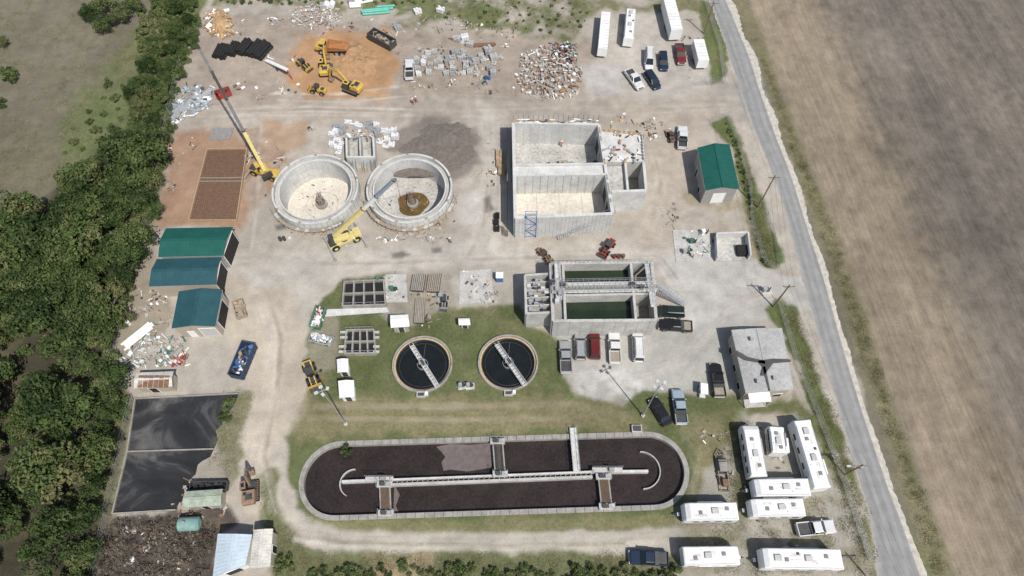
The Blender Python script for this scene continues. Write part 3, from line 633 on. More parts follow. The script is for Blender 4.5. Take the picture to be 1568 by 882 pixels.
def deck(name,P,h,n):
    p0,p1,p2,p3=GP(P,h); b=B(); b.prism([p0,p1,p2,p3],0,h-.1,steelD)
    for k in range(n):
        t=(k+.5)/n; a_=(p0[0]+(p1[0]-p0[0])*t,p0[1]+(p1[1]-p0[1])*t); c_=(p3[0]+(p2[0]-p3[0])*t,p3[1]+(p2[1]-p3[1])*t); b.beam((*a_,h-.06),(*c_,h-.06),.22,.06,woodG if R()<.8 else concO)
    b.finish(name)
deck('timber_mat_stack',[(632,420),(652,419),(648,445),(628,444)],.7,7); deck('timber_mat_stack',[(656,420),(676,418),(672,446),(652,446)],.6,7); deck('timber_mat_stack',[(636,457),(651,456),(649,494),(633,494)],.5,6)
b=B(); P4=GP([(1098,357),(1146,355),(1150,390),(1100,393)],1.8); b.wall(P4[0],P4[1],.3,0,1.8,concN); b.wall(P4[0],P4[3],.3,0,1.79,concN); b.wall(P4[1],P4[2],.3,0,1.78,concN); b.prism(P4,0,.1,concO,concW); b.box((P4[1][0]-1.3),P4[2][1]+1.6,.5,1.8,2,.9,dark); b.finish('concrete_storage_bay')
# ------------------------------------------------------------ buildings
def gable(name,P,he,hr,axis_,roof,wmat,doors=(),rib=.6,over=.35):
    b=B(); p=[Vector((*G(u,v,he),he)) for u,v in P]  # NW NE SE SW
    c=sum(p,Vector())/4
    wp=[c+(x-c)*(1-over/(x-c).length) for x in p]
    up=Vector((0,0,hr-he))
    if axis_=='EW': r0=(p[0]+p[3])/2+up; r1=(p[1]+p[2])/2+up; sl=[(p[0],p[1],r1,r0),(p[3],p[2],r1,r0)]; ws=((wp[0]+wp[3])/2+up*.96,(wp[1]+wp[2])/2+up*.96)
    else: r0=(p[0]+p[1])/2+up; r1=(p[3]+p[2])/2+up; sl=[(p[0],p[3],r1,r0),(p[1],p[2],r1,r0)]; ws=((wp[0]+wp[1])/2+up*.96,(wp[3]+wp[2])/2+up*.96)
    b.part('walls'); dn=lambda v,z:Vector((v.x,v.y,z))
    for i in range(4):
        a_,c_=wp[i],wp[(i+1)%4]; b.add([dn(a_,-.1),dn(c_,-.1),dn(c_,he-.03),dn(a_,he-.03)],[(0,1,2,3)],wmat)
    tri=((wp[0],wp[3],ws[0]),(wp[1],wp[2],ws[1])) if axis_=='EW' else ((wp[0],wp[1],ws[0]),(wp[3],wp[2],ws[1]))
    for a_,c_,e_ in tri: b.add([dn(a_,he-.03),dn(c_,he-.03),e_-Vector((0,0,.03))],[(0,1,2)],wmat)
    b.part('roof')
    for (a_,c_,r_,s_) in sl:
        t=Vector((0,0,.1)); b.add([a_,c_,r_,s_,a_+t,c_+t,r_+t,s_+t],[(3,2,1,0),(4,5,6,7),(0,1,5,4),(0,4,7,3),(1,2,6,5)],roof)
        n_=int((c_-a_).length/rib)
        for k in range(n_+1): u_=k/n_; b.beam(a_.lerp(c_,u_)+t*1.1,s_.lerp(r_,u_)+t*1.1,.07,.06,roof)
    b.beam(r0+Vector((0,0,.13)),r1+Vector((0,0,.13)),.4,.06,roof)
    b.part('trim')
    for (a_,c_,r_,s_) in sl: b.beam(a_,c_,.08,.12,steel)
    b.part('doors')
    for (side,t,w,h,m) in doors:
        a_,c_={'N':(wp[0],wp[1]),'E':(wp[2],wp[1]),'S':(wp[3],wp[2]),'W':(wp[3],wp[0])}[side]
        d=(c_-a_).normalized(); nn=Vector((d.y,-d.x,0)) if side in'SE' else Vector((-d.y,d.x,0))
        m0=a_.lerp(c_,t); m0=Vector((m0.x,m0.y,h/2)); b.obox(m0,d*(w/2),nn*.03,Vector((0,0,h/2)),m)
        for s_ in(-1,1): b.obox(m0+d*s_*(w/2+.05),d*.05,nn*.06,Vector((0,0,h/2+.05)),white)
        b.obox(m0+Vector((0,0,h/2+.05)),d*(w/2+.1),nn*.07,Vector((0,0,.05)),white)
    return b.finish(name)
rollup=M('rollup_door',(.5,.5,.48),.6,var=.1)
gable('green_roof_shed',[(255,350),(357,348),(342,392),(243,394)],4.2,5.0,'EW',roofG,wallG,[('E',.5,5,3.6,dark),('S',.3,1,2.1,white)],rib=.5)
gable('green_roof_shed',[(241,397),(339,394),(331,436),(229,439)],4.0,4.7,'EW',roofT,wallT,[('E',.5,4.5,3.4,dark)],rib=.5)
gable('green_roof_shed',[(274,447),(341,444),(330,500),(263,503)],4.0,4.7,'NS',roofT,wallT,[('E',.5,4,3.2,dark),('S',.3,1,2.1,white),('S',.75,2.6,3,rollup)],rib=.5)
gable('green_roof_building',[(1068,227),(1117,222),(1132,289),(1080,292)],4.4,5.2,'NS',roofG,wallG,[('S',.5,2.2,2.8,white),('W',.3,1.2,1.2,dark),('W',.7,1,2.1,steelD)],rib=.5)
gable('office_building',[(1120,506),(1197,503),(1215,597),(1142,603)],3.4,3.75,'NS',roofGr,wallT,[('S',.4,1,2.1,white),('W',.2,1.2,1.1,dark),('W',.5,1.2,1.1,dark),('W',.8,1.2,1.1,dark),('S',.8,1.4,1.1,dark)],rib=3)
b=B()
z=3.78
for pl in ([(1128,536),(1145,546),(1172,552),(1172,557),(1143,552),(1128,543)],[(1160,552),(1185,549),(1211,550),(1211,554),(1184,556),(1170,575),(1165,575),(1168,562)],[(1172,560),(1180,598),(1178,599),(1168,562)]):
    b.sheet(GP(pl,z+.25),z+.17,tar)
for (u,v) in((1150,520),(1185,580),(1160,585)): x,y=G(u,v,z); b.box(x,y,z+.3,.5,.5,.5,steel)
b.finish('roof_patch_and_vents')
b=B(); P4=GP([(1145,602),(1178,600),(1181,615),(1148,617)],2.6); b.prism(P4,2.55,2.7,white)
for p_ in P4[2:]: b.tube((p_[0],p_[1],0),(p_[0],p_[1],2.6),.06,white,6)
b.prism(P4,0,.2,conc); b.finish('entrance_porch')
gable('blue_roof_shed',[(334,818),(386,819),(376,866),(326,885)],3.2,3.6,'NS',roofW,white,[('S',.5,2,2.2,dark)],rib=.5)
gable('cream_roof_shed',[(389,812),(418,810),(414,868),(382,872)],2.8,3.1,'NS',roofC,wallT,[('E',.5,1,2,dark)],rib=.4)
gable('rusty_roof_shed',[(210,571),(266,569),(264,592),(206,595)],2.4,2.8,'EW',roofC,wallT,[('S',.4,1.2,1.9,dark)],rib=.3)
b=B()
for k in range(6): x,y=G(216+k*8,582,2.7); b.box(x,y-.3,2.77+U(0,.05),.75,1.9,.03,rust,0,.25)
b.finish('rusted_roof_sheet')
gable('white_roof_kiosk',[(598,483),(625,482),(627,500),(599,502)],2.4,2.7,'EW',white,wallT,[('S',.5,.9,2,steelD)],rib=.5)
gable('white_roof_kiosk',[(516,551),(533,550),(534,570),(517,571)],2.3,2.6,'NS',white,white,[('S',.5,.9,1.9,steelD)],rib=.5)
gable('white_roof_kiosk',[(518,584),(542,583),(543,608),(520,610)],2.3,2.6,'NS',white,white,[('S',.5,.9,1.9,steelD)],rib=.5)
gable('white_roof_kiosk',[(702,488),(719,488),(720,498),(703,498)],1.6,1.8,'EW',white,wallG,[('S',.5,.8,1.4,steelD)],rib=.5)
gable('pale_green_shed',[(284,753),(341,749),(339,774),(281,777)],2.4,2.7,'EW',M('pale_green_roof',(.33,.38,.30),.6,var=.35),wallT,[('S',.5,1,2,dark)],rib=.5)
b=B(); p=Vector((*G(276,803,1.2),1.3));q2=Vector((*G(304,802,1.2),1.3)); tc=M('pale_teal_tank',(.20,.33,.30),.5,var=.3)
b.tube(p,q2,1.0,tc,24); b.tube(p-Vector((.25,0,0)),p,.6,tc,24,1.0); b.tube(q2,q2+Vector((.25,0,0)),1.0,tc,24,.6)
for t in(.2,.8): m=p.lerp(q2,t); b.box(m.x,m.y,.3,.3,1.6,.6,concO)
b.tube((p.x+1,p.y,2.2),(p.x+1,p.y,2.6),.25,steel,10); b.finish('horizontal_storage_tank')
# drying beds
b=B()
c1=G(208,611);c3=G(196,692);c4=G(328,688);c5=G(173,787);c6=G(270,781)
b.part('sludge'); b.sheet([c1,G(300,607),G(366,603),G(361,616),G(354,628),G(346,636),G(340,650),G(331,660),G(334,674),c4,c3],.06,sludge); b.sheet([c3,c4,G(322,700),G(310,706),G(303,712),G(300,726),G(290,736),G(292,748),G(282,756),G(279,768),c6,c5],.064,sludge)
b.part('kerbs')
for p_,q_ in((c1,G(366,603)),(c3,c4),(c5,c6),(c1,c3),(c3,c5)): b.wall(p_,q_,.18,0,.35,concO)
b.finish('sludge_drying_bed')
# rebar pad
b=B(); P4=GP([(317,228),(378,227),(362,337),(289,337)],.5); rb=M('rebar_mat',(.20,.115,.075),.9,var=.35,scale=2)
b.part('subgrade'); b.prism(P4,0,.1,dirtm,M('red_subgrade',(.20,.13,.09),.95,var=.4,scale=1.5))
b.part('forms'); lp=lambda a,c,t:(a[0]+(c[0]-a[0])*t,a[1]+(c[1]-a[1])*t)
for i in range(4): b.wall(P4[i],P4[(i+1)%4],.14,0,.6,wood)
for t in(.42,.47): b.wall(lp(P4[0],P4[3],t),lp(P4[1],P4[2],t),.1,0,.55,woodG)
b.part('rebar')
for k in range(1,46): t=k/46; p_,q_=lp(P4[0],P4[3],t),lp(P4[1],P4[2],t); b.beam((*p_,.35),(*q_,.35),.06,.05,rb)
for k in range(1,24): t=k/24; p_,q_=lp(P4[0],P4[1],t),lp(P4[3],P4[2],t); b.beam((*p_,.4),(*q_,.4),.06,.05,rb)
b.finish('rebar_foundation_pad')
# ------------------------------------------------------------ piles
def mound(name,pts,h,mat,seed=1,slope=2.2,fine=.9):
    w=GP(pts); xs=[p[0] for p in w];ys=[p[1] for p in w]; n=90
    gx=np.linspace(min(xs)-1,max(xs)+1,n);gy=np.linspace(min(ys)-1,max(ys)+1,n); XX,YY=np.meshgrid(gx,gy); XX=XX.ravel();YY=YY.ravel(); d=sdist(XX,YY,w)+vnoise(XX,YY,2.5,seed+5)*2.8
    z=np.clip(d/slope,0,1); z=z*z*(3-2*z)*h*(1+1.6*vnoise(XX,YY,4,seed)+fine*vnoise(XX,YY,.8,seed+1)); z=np.where(d<=0.02,-.15,z)
    me=bpy.data.meshes.new(name); V=[(float(a),float(b_),float(c)) for a,b_,c in zip(XX,YY,z)]
    me.from_pydata(V,[],[(j*n+i,j*n+i+1,(j+1)*n+i+1,(j+1)*n+i) for j in range(n-1) for i in range(n-1)]); me.materials.append(mat)
    for p in me.polygons: p.use_smooth=True
    o=bpy.data.objects.new(name,me); scene.collection.objects.link(o)
mound('crushed_rock_pile',[(640,205),(660,190),(700,188),(722,198),(728,235),(705,260),(680,262),(650,245),(615,232)],.55,asph,3,4.5,.5)
mound('soil_pile',[(500,70),(560,60),(585,90),(570,115),(520,112),(505,95)],1.0,dirtm,5,4)
mound('soil_pile',[(320,20),(345,14),(356,40),(340,60),(318,50)],1.0,woodO,6)
mound('gravel_pile',[(765,345),(775,345),(776,362),(766,362)],.8,asph,8)
def inpoly(x,y,p):
    c=False;n=len(p)
    for i in range(n):
        x0,y0=p[i];x1,y1=p[(i+1)%n]
        if (y0>y)!=(y1>y) and x<(x1-x0)*(y-y0)/(y1-y0)+x0: c=not c
    return c
def rnd_in(w):
    xs=[p[0] for p in w];ys=[p[1] for p in w]
    while True:
        x=U(min(xs),max(xs));y=U(min(ys),max(ys))
        if inpoly(x,y,w): return x,y
def debris(name,pts,n,mats,smin=.2,smax=1.2,hmax=.5,pile=0):
    w=GP(pts); b=B(); cx=sum(p[0] for p in w)/len(w);cy=sum(p[1] for p in w)/len(w); rr_=max(hypot(p[0]-cx,p[1]-cy) for p in w)
    cl=[rnd_in(w) for _ in range(max(3,n//14))]
    for k in range(n):
        if R()<.65 and not pile: c_=random.choice(cl); x,y=c_[0]+random.gauss(0,.7),c_[1]+random.gauss(0,.6)
        else: x,y=rnd_in(w)
        z=pile*max(0,1-hypot(x-cx,y-cy)/rr_)*R(); s_=U(smin,smax); t=R()
        sx,sy,sz=(s_*U(1,2.2),U(.06,.2),U(.05,.2)) if t<.5 else ((s_,s_*U(.4,1),U(.04,.12)) if t<.75 else (s_*.6,s_*U(.3,.6),U(.12,hmax)))
        m=Matrix.Rotation(U(0,6.3),3,'Z')@Matrix.Rotation(U(-.35,.35),3,'X')@Matrix.Rotation(U(-.3,.3),3,'Y')
        b.obox((x,y,z+sz/2+.05),m@Vector((sx/2,0,0)),m@Vector((0,sy/2,0)),m@Vector((0,0,sz/2)),random.choice(mats))
    return b.finish(name)
pink=M('dusty_brick_rubble',(.40,.31,.27),.95,var=.3); greyr=M('concrete_rubble',(.42,.40,.37),.95,var=.3); blu=M('pale_blue',(.32,.41,.46),.6)
debris('demolition_debris_pile',[(790,115),(800,85),(830,72),(870,80),(892,110),(885,145),(850,155),(800,145)],640,[white,pink,greyr,greyr,greyr,woodG,rust,steel,woodG,concN,concN,dirtm,pink,white],.15,1.1,.6,1.3)
debris('scrap_metal_pile',[(838,68),(880,68),(884,100),(850,102)],170,[redp,steelD,steelD,white,greyr,greenp,rust,dark,steel],.15,.8,.7,1.4)
debris('rubble_heap',[(440,18),(480,8),(520,15),(530,30),(480,45),(445,40)],260,[pink,greyr,white,concN,greyr,pink],.15,.7,.5,.8)
debris('scrap_lumber_pile',[(316,18),(352,15),(358,50),(340,62),(314,48)],200,[woodO,wood,woodO,woodG,white],.3,1.3,.35,1.2)
debris('scrap_metal_pile',[(268,140),(300,130),(330,135),(325,165),(290,180),(262,195)],170,[steel,steel,white,steelD,blu],.3,1.5,.3,.5)
debris('roofing_debris',[(196,520),(230,492),(250,510),(285,520),(290,545),(255,560),(215,562),(180,560)],230,[white,white,steel,greyr,greyr,greenp,woodG],.15,1.1,.35,.3)
debris('construction_debris',[(262,545),(288,540),(290,560),(265,562)],50,[redp,orange,white,rust,bluep],.2,.8,.4,.3)
wmix=[woodG,woodG,greyr,greyr,steel,steelD,white,wood,rust,pink]
for nm,pl,n_ in (('yard_clutter',[(200,430),(228,440),(255,452),(262,500),(240,490),(200,470)],90),
 ('formwork_material',[(704,415),(752,412),(757,462),(706,466)],60),('formwork_material',[(585,418),(625,420),(625,465),(588,460)],36),('formwork_material',[(365,190),(445,235),(425,275),(380,250)],60),
 ('construction_debris',[(430,352),(540,358),(530,375),(430,368),(405,300),(418,300)],46),('construction_debris',[(570,355),(680,350),(690,330),(705,345),(680,365),(580,370)],60),
 ('construction_debris',[(940,172),(1010,178),(1025,200),(1000,215),(955,196)],70),('construction_debris',[(1010,320),(1035,315),(1035,350),(1020,350)],20),
 ('loose_lumber',[(600,70),(760,75),(775,135),(660,142),(605,125)],200),('loose_lumber',[(630,20),(790,45),(790,75),(640,60)],130),('loose_lumber',[(390,60),(460,95),(470,140),(400,150),(350,130)],90),
 ('construction_debris',[(250,230),(300,205),(285,280),(240,310)],50),('salvaged_material',[(640,448),(690,440),(695,480),(650,490)],44),('yard_clutter',[(290,735),(350,740),(345,790),(270,800),(275,785)],70),
 ('construction_debris',[(480,40),(560,25),(640,30),(640,60),(560,45),(490,55)],70),('construction_debris',[(620,115),(780,125),(790,150),(640,150)],40),('construction_debris',[(740,190),(760,190),(755,300),(742,300)],20),
 ('construction_debris',[(350,30),(440,20),(440,60),(360,65)],60),('dead_brush_litter',[(175,800),(270,795),(310,830),(320,882),(150,882)],90),('yard_clutter',[(1020,20),(1090,60),(1095,120),(1050,120)],40),('yard_clutter',[(1070,640),(1130,640),(1130,760),(1090,760)],24),('yard_clutter',[(1140,640),(1300,780),(1290,830),(1140,840)],30)):
    debris(nm,pl,n_,wmix,.15,.85,.4)
debris('pump_parts',[(1040,355),(1095,352),(1095,392),(1045,392)],40,[greenp,steel,white,steelD],.2,.8,.7)
def stack(name,u,v,w,d,h,mat,ang=0,rows=3,cols=3):
    b=B(); x,y=G(u,v)
    for i in range(3): b.box(0,-d/2+.1+i*(d-.2)/2,.06,w,.1,.1,woodG)
    for k in range(6): b.box(-w/2+.1+k*(w-.2)/5,0,.13,.1,d,.03,wood)
    nl=max(1,int(h/.3))
    for l in range(nl):
        for i in range(cols):
            for j in range(rows):
                if l==nl-1 and R()<.25: continue
                b.box(-w/2+w*(i+.5)/cols,-d/2+d*(j+.5)/rows,.16+.3*(l+.5),w/cols-.04,d/rows-.04,.28,mat)
    b.finish(name,(x,y,0),ang)
blk=M('concrete_block',(.42,.42,.41),.95,var=.25); wrap=M('wrapped_white_stack',(.68,.69,.70),.5,var=.2)
for v in (82,90,98,106,114):
    for u in range(640,770,9):
        if R()<(.78 if u<722 else .42): stack('concrete_block_pallet',u+U(-2.5,2.5),v+U(-2,2),U(1.0,1.3),U(.85,1.15),U(.4,1.3),random.choice([blk,blk,blk,wrap,concN,steel]),U(-.25,.25))
for (u,v) in [(516,196),(516,206),(517,217),(518,228),(520,238),(528,197),(545,190),(556,192),(566,190),(577,195),(588,204),(598,203),(605,212),(594,214),(601,224),(590,226),(583,218),(570,200),(580,207),(535,190),(524,205),(524,222),(510,210),(510,224),(604,203),(550,196),(562,197)]:
    stack('wrapped_form_stack',u+U(-1,1),v+U(-1,1),U(1.0,1.6),U(.8,1.2),U(.4,1.3),random.choice([wrap,wrap,steel]),U(-.4,.4))
for (u,v) in [(700,62),(712,60),(640,20),(675,18),(497,12),(540,5),(610,45),(634,95),(756,90),(747,78),(720,70)]: stack('material_pallet',u,v,1.6,1.3,.9,random.choice([steel,wrap,blk]),U(-.5,.5))
for (u,v) in [(765,250),(768,262),(764,240)]: stack('lumber_stack',u,v,1.2,2.4,.6,wood,0,1,6)
for (u,v) in [(761,332),(760,342),(761,352)]: stack('black_drum_pallet',u,v,1.0,1.1,.6,black,0)
def pipes(name,u,v,n,r,Ln,mat,ang,layers=2):
    b=B(); x,y=G(u,v)
    for l in range(layers):
        for i in range(n-l):
            yy=(i-(n-l-1)/2)*2.05*r; z=r+l*r*1.75+.1; k=14; o=U(-.25,.25)
            b.tube((-Ln/2+o,yy,z),(Ln/2+o,yy,z),r,mat,k); b.tube((Ln/2+.002+o,yy,z),(Ln/2+.01+o,yy,z),r*.8,dark,k); b.tube((Ln/2-.25+o,yy,z),(Ln/2+o-.001,yy,z),r*1.06,mat,k)
    for t in(-.3,.3): b.box(t*Ln,0,.05,.12,n*2*r,.1,woodG)
    b.finish(name,(x,y,0),ang)
pipes('black_pipe_stack',340,82,5,.3,3.6,black,1.4); pipes('black_pipe_stack',358,78,4,.3,3.6,black,1.3); pipes('black_pipe_stack',376,76,4,.35,4,black,1.2); pipes('black_pipe_stack',398,79,6,.35,4.5,black,1.15)
pipes('turquoise_pipe_stack',575,20,3,.25,6,teal,.12); pipes('turquoise_pipe_stack',590,14,2,.25,4,teal,.1); pipes('steel_pipe_stack',290,160,5,.12,5,steel,1.2); pipes('steel_pipe_stack',310,150,5,.12,5,steel,1.0)
pipes('white_pipe_stack',212,515,4,.2,5.5,white,.85,1); pipes('white_pipe_stack',545,8,3,.4,2.5,white,.1,1); pipes('white_pipe_stack',505,12,2,.6,1.4,white,1.5,1)
pipes('steel_pipe_stack',272,175,4,.15,4,steel,1.3); pipes('rusty_pipe_stack',740,70,5,.1,5,rust,.05); pipes('white_pipe_stack',560,2,3,.3,3,white,.3,1)
# ------------------------------------------------------------ vehicles
def paint_m(n,c,r=.3,m=.15): return M('car_paint_'+n,c,r,m,var=.1,scale=.6,spec=.5)
pw=paint_m('white',(.70,.70,.69)); ps=paint_m('silver',(.42,.43,.43),.35,.4); pk=paint_m('black',(.018,.019,.021)); pn=paint_m('navy',(.02,.035,.065)); pr=paint_m('maroon',(.14,.018,.018)); plb=paint_m('pale_blue',(.36,.45,.50),.35,.3); pg=paint_m('dark_green',(.02,.033,.028)); pd=paint_m('red',(.18,.03,.03))
lampm=M('lamp_lens',(.8,.8,.75),.2,var=.05); tailm=M('tail_lens',(.4,.01,.01),.3,var=.05)
def sec(x,hw,z0,z1,r=.12): return [(x,-hw+.05,z0),(x,-hw,z0+.15),(x,-hw,z1-r),(x,-hw+r,z1),(x,hw-r,z1),(x,hw,z1-r),(x,hw,z0+.15),(x,hw-.05,z0)]
def wheels(b,xs,hw,r,w=.25):
    for x in xs:
        for s_ in(-1,1): b.tube((x,s_*(hw-w),r),(x,s_*(hw+.01),r),r,black,18); b.tube((x,s_*(hw+.011),r),(x,s_*(hw+.02),r),r*.55,steel,12)
def green_house(b,x0,x1,zb,zt,hwb,hwt,fs,rs,pm):
    v=[(x0,-hwb,zb),(x1,-hwb,zb),(x1,hwb,zb),(x0,hwb,zb),(x0+rs,-hwt,zt),(x1-fs,-hwt,zt),(x1-fs,hwt,zt),(x0+rs,hwt,zt)]
    b.add(v,[(0,1,5,4),(1,2,6,5),(2,3,7,6),(3,0,4,7)],glass)
    b.loft([[(x0+rs-.05,-hwt-.02,zt),(x0+rs-.05,-hwt+.1,zt+.06),(x0+rs-.05,hwt-.1,zt+.06),(x0+rs-.05,hwt+.02,zt)],[(x1-fs+.05,-hwt-.02,zt),(x1-fs+.05,-hwt+.1,zt+.05),(x1-fs+.05,hwt-.1,zt+.05),(x1-fs+.05,hwt+.02,zt)]],pm)
    for s_ in(-1,1):
        b.beam((x0,s_*hwb,zb),(x0+rs,s_*hwt,zt),.08,.12,pm); b.beam((x1,s_*hwb,zb),(x1-fs,s_*hwt,zt),.06,.06,pm)
        xm=(x0+rs+x1-fs)/2; b.beam((xm,s_*(hwb+.005),zb),(xm,s_*(hwt+.01),zt),.1,.04,pm)
        b.box(x1-.25,s_*(hwb+.13),zb+.08,.15,.2,.14,pm)
def pickup(pm,L_=5.6,crew=True):
    b=B(); h=L_/2; hw=.97; cb=-.75 if crew else -.1
    b.loft([sec(-h,hw-.06,.45,.85),sec(-h+.1,hw,.4,.88),sec(h-.5,hw,.4,.88),sec(h,hw-.12,.45,.8)],pm)
    b.loft([sec(cb,hw,.6,1.18),sec(1.15,hw,.6,1.18),sec(1.3,hw-.02,.6,1.14),sec(h-.35,hw-.03,.6,1.06),sec(h-.05,hw-.12,.6,.95)],pm)
    for s_ in(-1,1): b.box((-h+cb)/2,s_*(hw-.06),1.0,(h+cb)-.02,.12,.36,pm)
    b.box(-h+.06,0,1.0,.1,2*hw-.1,.36,pm); b.box((-h+cb)/2,0,.9,(h+cb)-.1,2*hw-.25,.04,steelD if R()<.7 else woodG)
    if R()<.5: b.box(cb-.35,0,1.2,.55,2*hw-.1,.3,steelD)
    green_house(b,cb,1.25,1.16,1.82,hw-.07,hw-.24,.75,.15,pm)
    wheels(b,(-h+1.15,h-1.0),hw-.02,.4); b.box(h+.02,0,.55,.12,1.7,.2,steel); b.box(-h-.05,0,.55,.12,1.7,.16,steel)
    for s_ in(-1,1): b.box(h-.05,s_*.75,.82,.1,.3,.16,lampm); b.box(-h-.0,s_*.88,.95,.06,.12,.3,tailm)
    b.box(h-.01,0,.8,.06,1.1,.2,steelD); return b
def suv(pm,L_=4.9,zt=1.68,back=.25,hood=1.15,deck=0):
    b=B(); h=L_/2; hw=.93
    st=[sec(-h,hw-.14,.4,.9),sec(-h+.12,hw-.03,.35,1.0),sec(-h+.9,hw,.33,1.04),sec(h-hood-.2,hw,.33,1.04),sec(h-.5,hw-.03,.35,.94),sec(h-.1,hw-.12,.38,.82),sec(h,hw-.22,.42,.7)]
    b.loft(st,pm); green_house(b,-h+.1+deck,h-hood,1.02,zt,hw-.07,hw-.25,.75,back,pm)
    wheels(b,(-h+.9,h-.9),hw-.02,.35,.22)
    for s_ in(-1,1): b.box(h-.12,s_*.66,.74,.12,.3,.13,lampm); b.box(-h+.02,s_*.76,.85,.08,.22,.2,tailm)
    if zt>1.6:
        for s_ in(-1,1): b.beam((-h+.6,s_*.6,zt+.12),(h-hood-.9,s_*.6,zt+.12),.04,.04,steelD)
    return b
def van(pm): return suv(pm,5.4,2.05,.12,.9)
def sedan(pm): return suv(pm,4.8,1.45,.55,1.35,.55)
def place(b,name,r,f,z=.8,bev=.03,sc=1):
    p=G(*r,z);q_=G(*f,z); return b.finish(name,((p[0]+q_[0])/2,(p[1]+q_[1])/2,0),atan2(q_[1]-p[1],q_[0]-p[0]),bev=bev,sc=sc)
V=[('pickup_truck',pickup,pw,(627,114),(627,97)),('pickup_truck',pickup,pw,(965,112),(978,130)),('parked_suv',suv,pn,(993,113),(1006,132)),('parked_van',van,pw,(994,80),(994,102)),('parked_suv',suv,pn,(1015,85),(1017,103)),
('pickup_truck',pickup,pd,(1040,70),(1044,95)),('pickup_truck',pickup,pw,(1045,222),(1045,198)),('pickup_truck',pickup,ps,(867,566),(865,526)),('parked_suv',suv,ps,(889,546),(888,514)),('parked_suv',suv,pr,(911,544),(910,513)),
('pickup_truck',pickup,pw,(942,552),(940,512)),('parked_van',van,pw,(978,550),(976,512)),('parked_suv',suv,pg,(1044,478),(1008,476)),('pickup_truck',pickup,pk,(1056,500),(1012,497)),('pickup_truck',pickup,pk,(1102,604),(1095,560)),
('parked_car',sedan,pk,(1023,650),(999,610)),('pickup_truck',pickup,plb,(1043,641),(1038,604)),('pickup_truck',pickup,pn,(1020,856),(966,853)),('pickup_truck',pickup,pw,(1224,811),(1274,806))]
for n_,fn,pm,r_,f_ in V: place(fn(pm),n_,r_,f_)
b=B(); b.loft([sec(-1.1,.5,.25,.6),sec(.2,.55,.25,.55),sec(1.1,.45,.25,.75)],pw); wheels(b,(-.75,.75),.55,.24,.18)
for x in(-.8,.6):
    for s_ in(-.5,.5): b.tube((x,s_,.5),(x,s_,1.8),.03,steelD,5)
b.box(-.1,0,1.84,1.8,1.15,.07,white); b.box(-.3,0,.8,.5,1,.3,steelD); place(b,'golf_cart',(1077,603),(1077,590),1.2,.02)
def rv(L_,W=2.5,Hh=3.1,kind='trailer',stripe=None,clean=True):
    b=B(); h=L_/2; hw=W/2; z0=.55
    def s(x,hw,z0,z1,r=.18): return [(x,-hw,z0),(x,-hw,z1-r),(x,-hw+r*.4,z1-r*.3),(x,-hw+r*1.2,z1),(x,hw-r*1.2,z1),(x,hw-r*.4,z1-r*.3),(x,hw,z1-r),(x,hw,z0)]
    if kind=='trailer': st=[s(-h,hw,z0+.15,Hh-.1),s(-h+.15,hw,z0,Hh),s(h-.9,hw,z0,Hh),s(h-.25,hw-.02,z0+.1,Hh-.35),s(h,hw-.1,z0+.5,Hh-.9)]
    elif kind=='box': st=[s(-h,hw,z0+.3,Hh,.05),s(h,hw,z0+.3,Hh,.05)]
    else: st=[s(-h,hw,z0-.1,Hh-.05),s(-h+.15,hw,z0-.15,Hh),s(h-.3,hw,z0-.15,Hh),s(h,hw-.08,z0-.1,Hh-.5)]
    b.loft(st,white,lambda i,j: whiteR if j in(2,3,4) else white)
    for s_ in(-1,1):
        if kind!='box':
            b.box(-.2*h,s_*(hw+.004),1.25,L_*.75,.012,.16,stripe or bluep); b.box(-.1*h,s_*(hw+.004),.95,L_*.7,.012,.07,steelD)
            for t in(-.7,-.3,.15,.55): b.box(t*h,s_*(hw+.006),1.95,.9,.03,.6,glass); b.box(t*h,s_*(hw+.004),1.95,1.0,.02,.7,steel)
    if kind!='box': b.box(.35*h,-(hw+.01),1.55,.7,.04,1.9,wallG); b.tube((-.5*h,-(hw+.08),2.75),(.45*h,-(hw+.08),2.75),.09,steel,8)
    if kind!='box':
        acm=M('ac_shroud',(.48,.48,.46),.6)
        b.box(-.15*h,0,Hh+.14,.95,.75,.28,acm); b.box(.4*h,.2,Hh+.06,.5,.5,.12,M('vent_lid',(.22,.22,.23),.4)); b.box(-.6*h,-.3,Hh+.06,.5,.5,.12,MC['vent_lid'])
        if L_>9: b.box(.62*h,0,Hh+.14,.95,.75,.28,acm); b.box(.1*h,-.6,Hh+.05,.35,.35,.1,steelD)
        for s_ in(-1,1): b.beam((-h+.2,s_*(hw-.12),Hh+.02),(h-1,s_*(hw-.12),Hh+.02),.05,.04,steel)
        b.tube((-.35*h,.7,Hh),(-.35*h,.7,Hh+.2),.06,white,6)
        for k in range(5): b.box(U(-.8,.6)*h,U(-.5,.5)*hw,Hh+.012,U(.4,1.6),U(.1,.5),.01,M('roof_grime',(.60,.59,.56),.8,var=.3))
    else:
        for k in range(int(L_/.9)): b.beam((-h+.3+k*.9,-hw+.02,Hh+.0),(-h+.3+k*.9,hw-.02,Hh+.0),.05,.04,steel)
    if kind=='motor':
        b.box(h-.02,0,1.9,.12,W-.4,.9,glass); wheels(b,(-h+L_*.28,h-1.2),hw-.02,.45); b.box(-.4*h,-(hw+.25),1.8,2.2,.5,1.6,white)
    else:
        x=-.15*h; wheels(b,(x-.45,x+.45),hw-.02,.36)
        b.beam((h-.2,.5,.55),(h+1.1,0,.5),.1,.1,steelD); b.beam((h-.2,-.5,.55),(h+1.1,0,.5),.1,.1,steelD); b.tube((h+.8,0,0),(h+.8,0,.9),.05,steelD,6); b.box(h+.4,0,.75,.3,.5,.35,white)
    return b
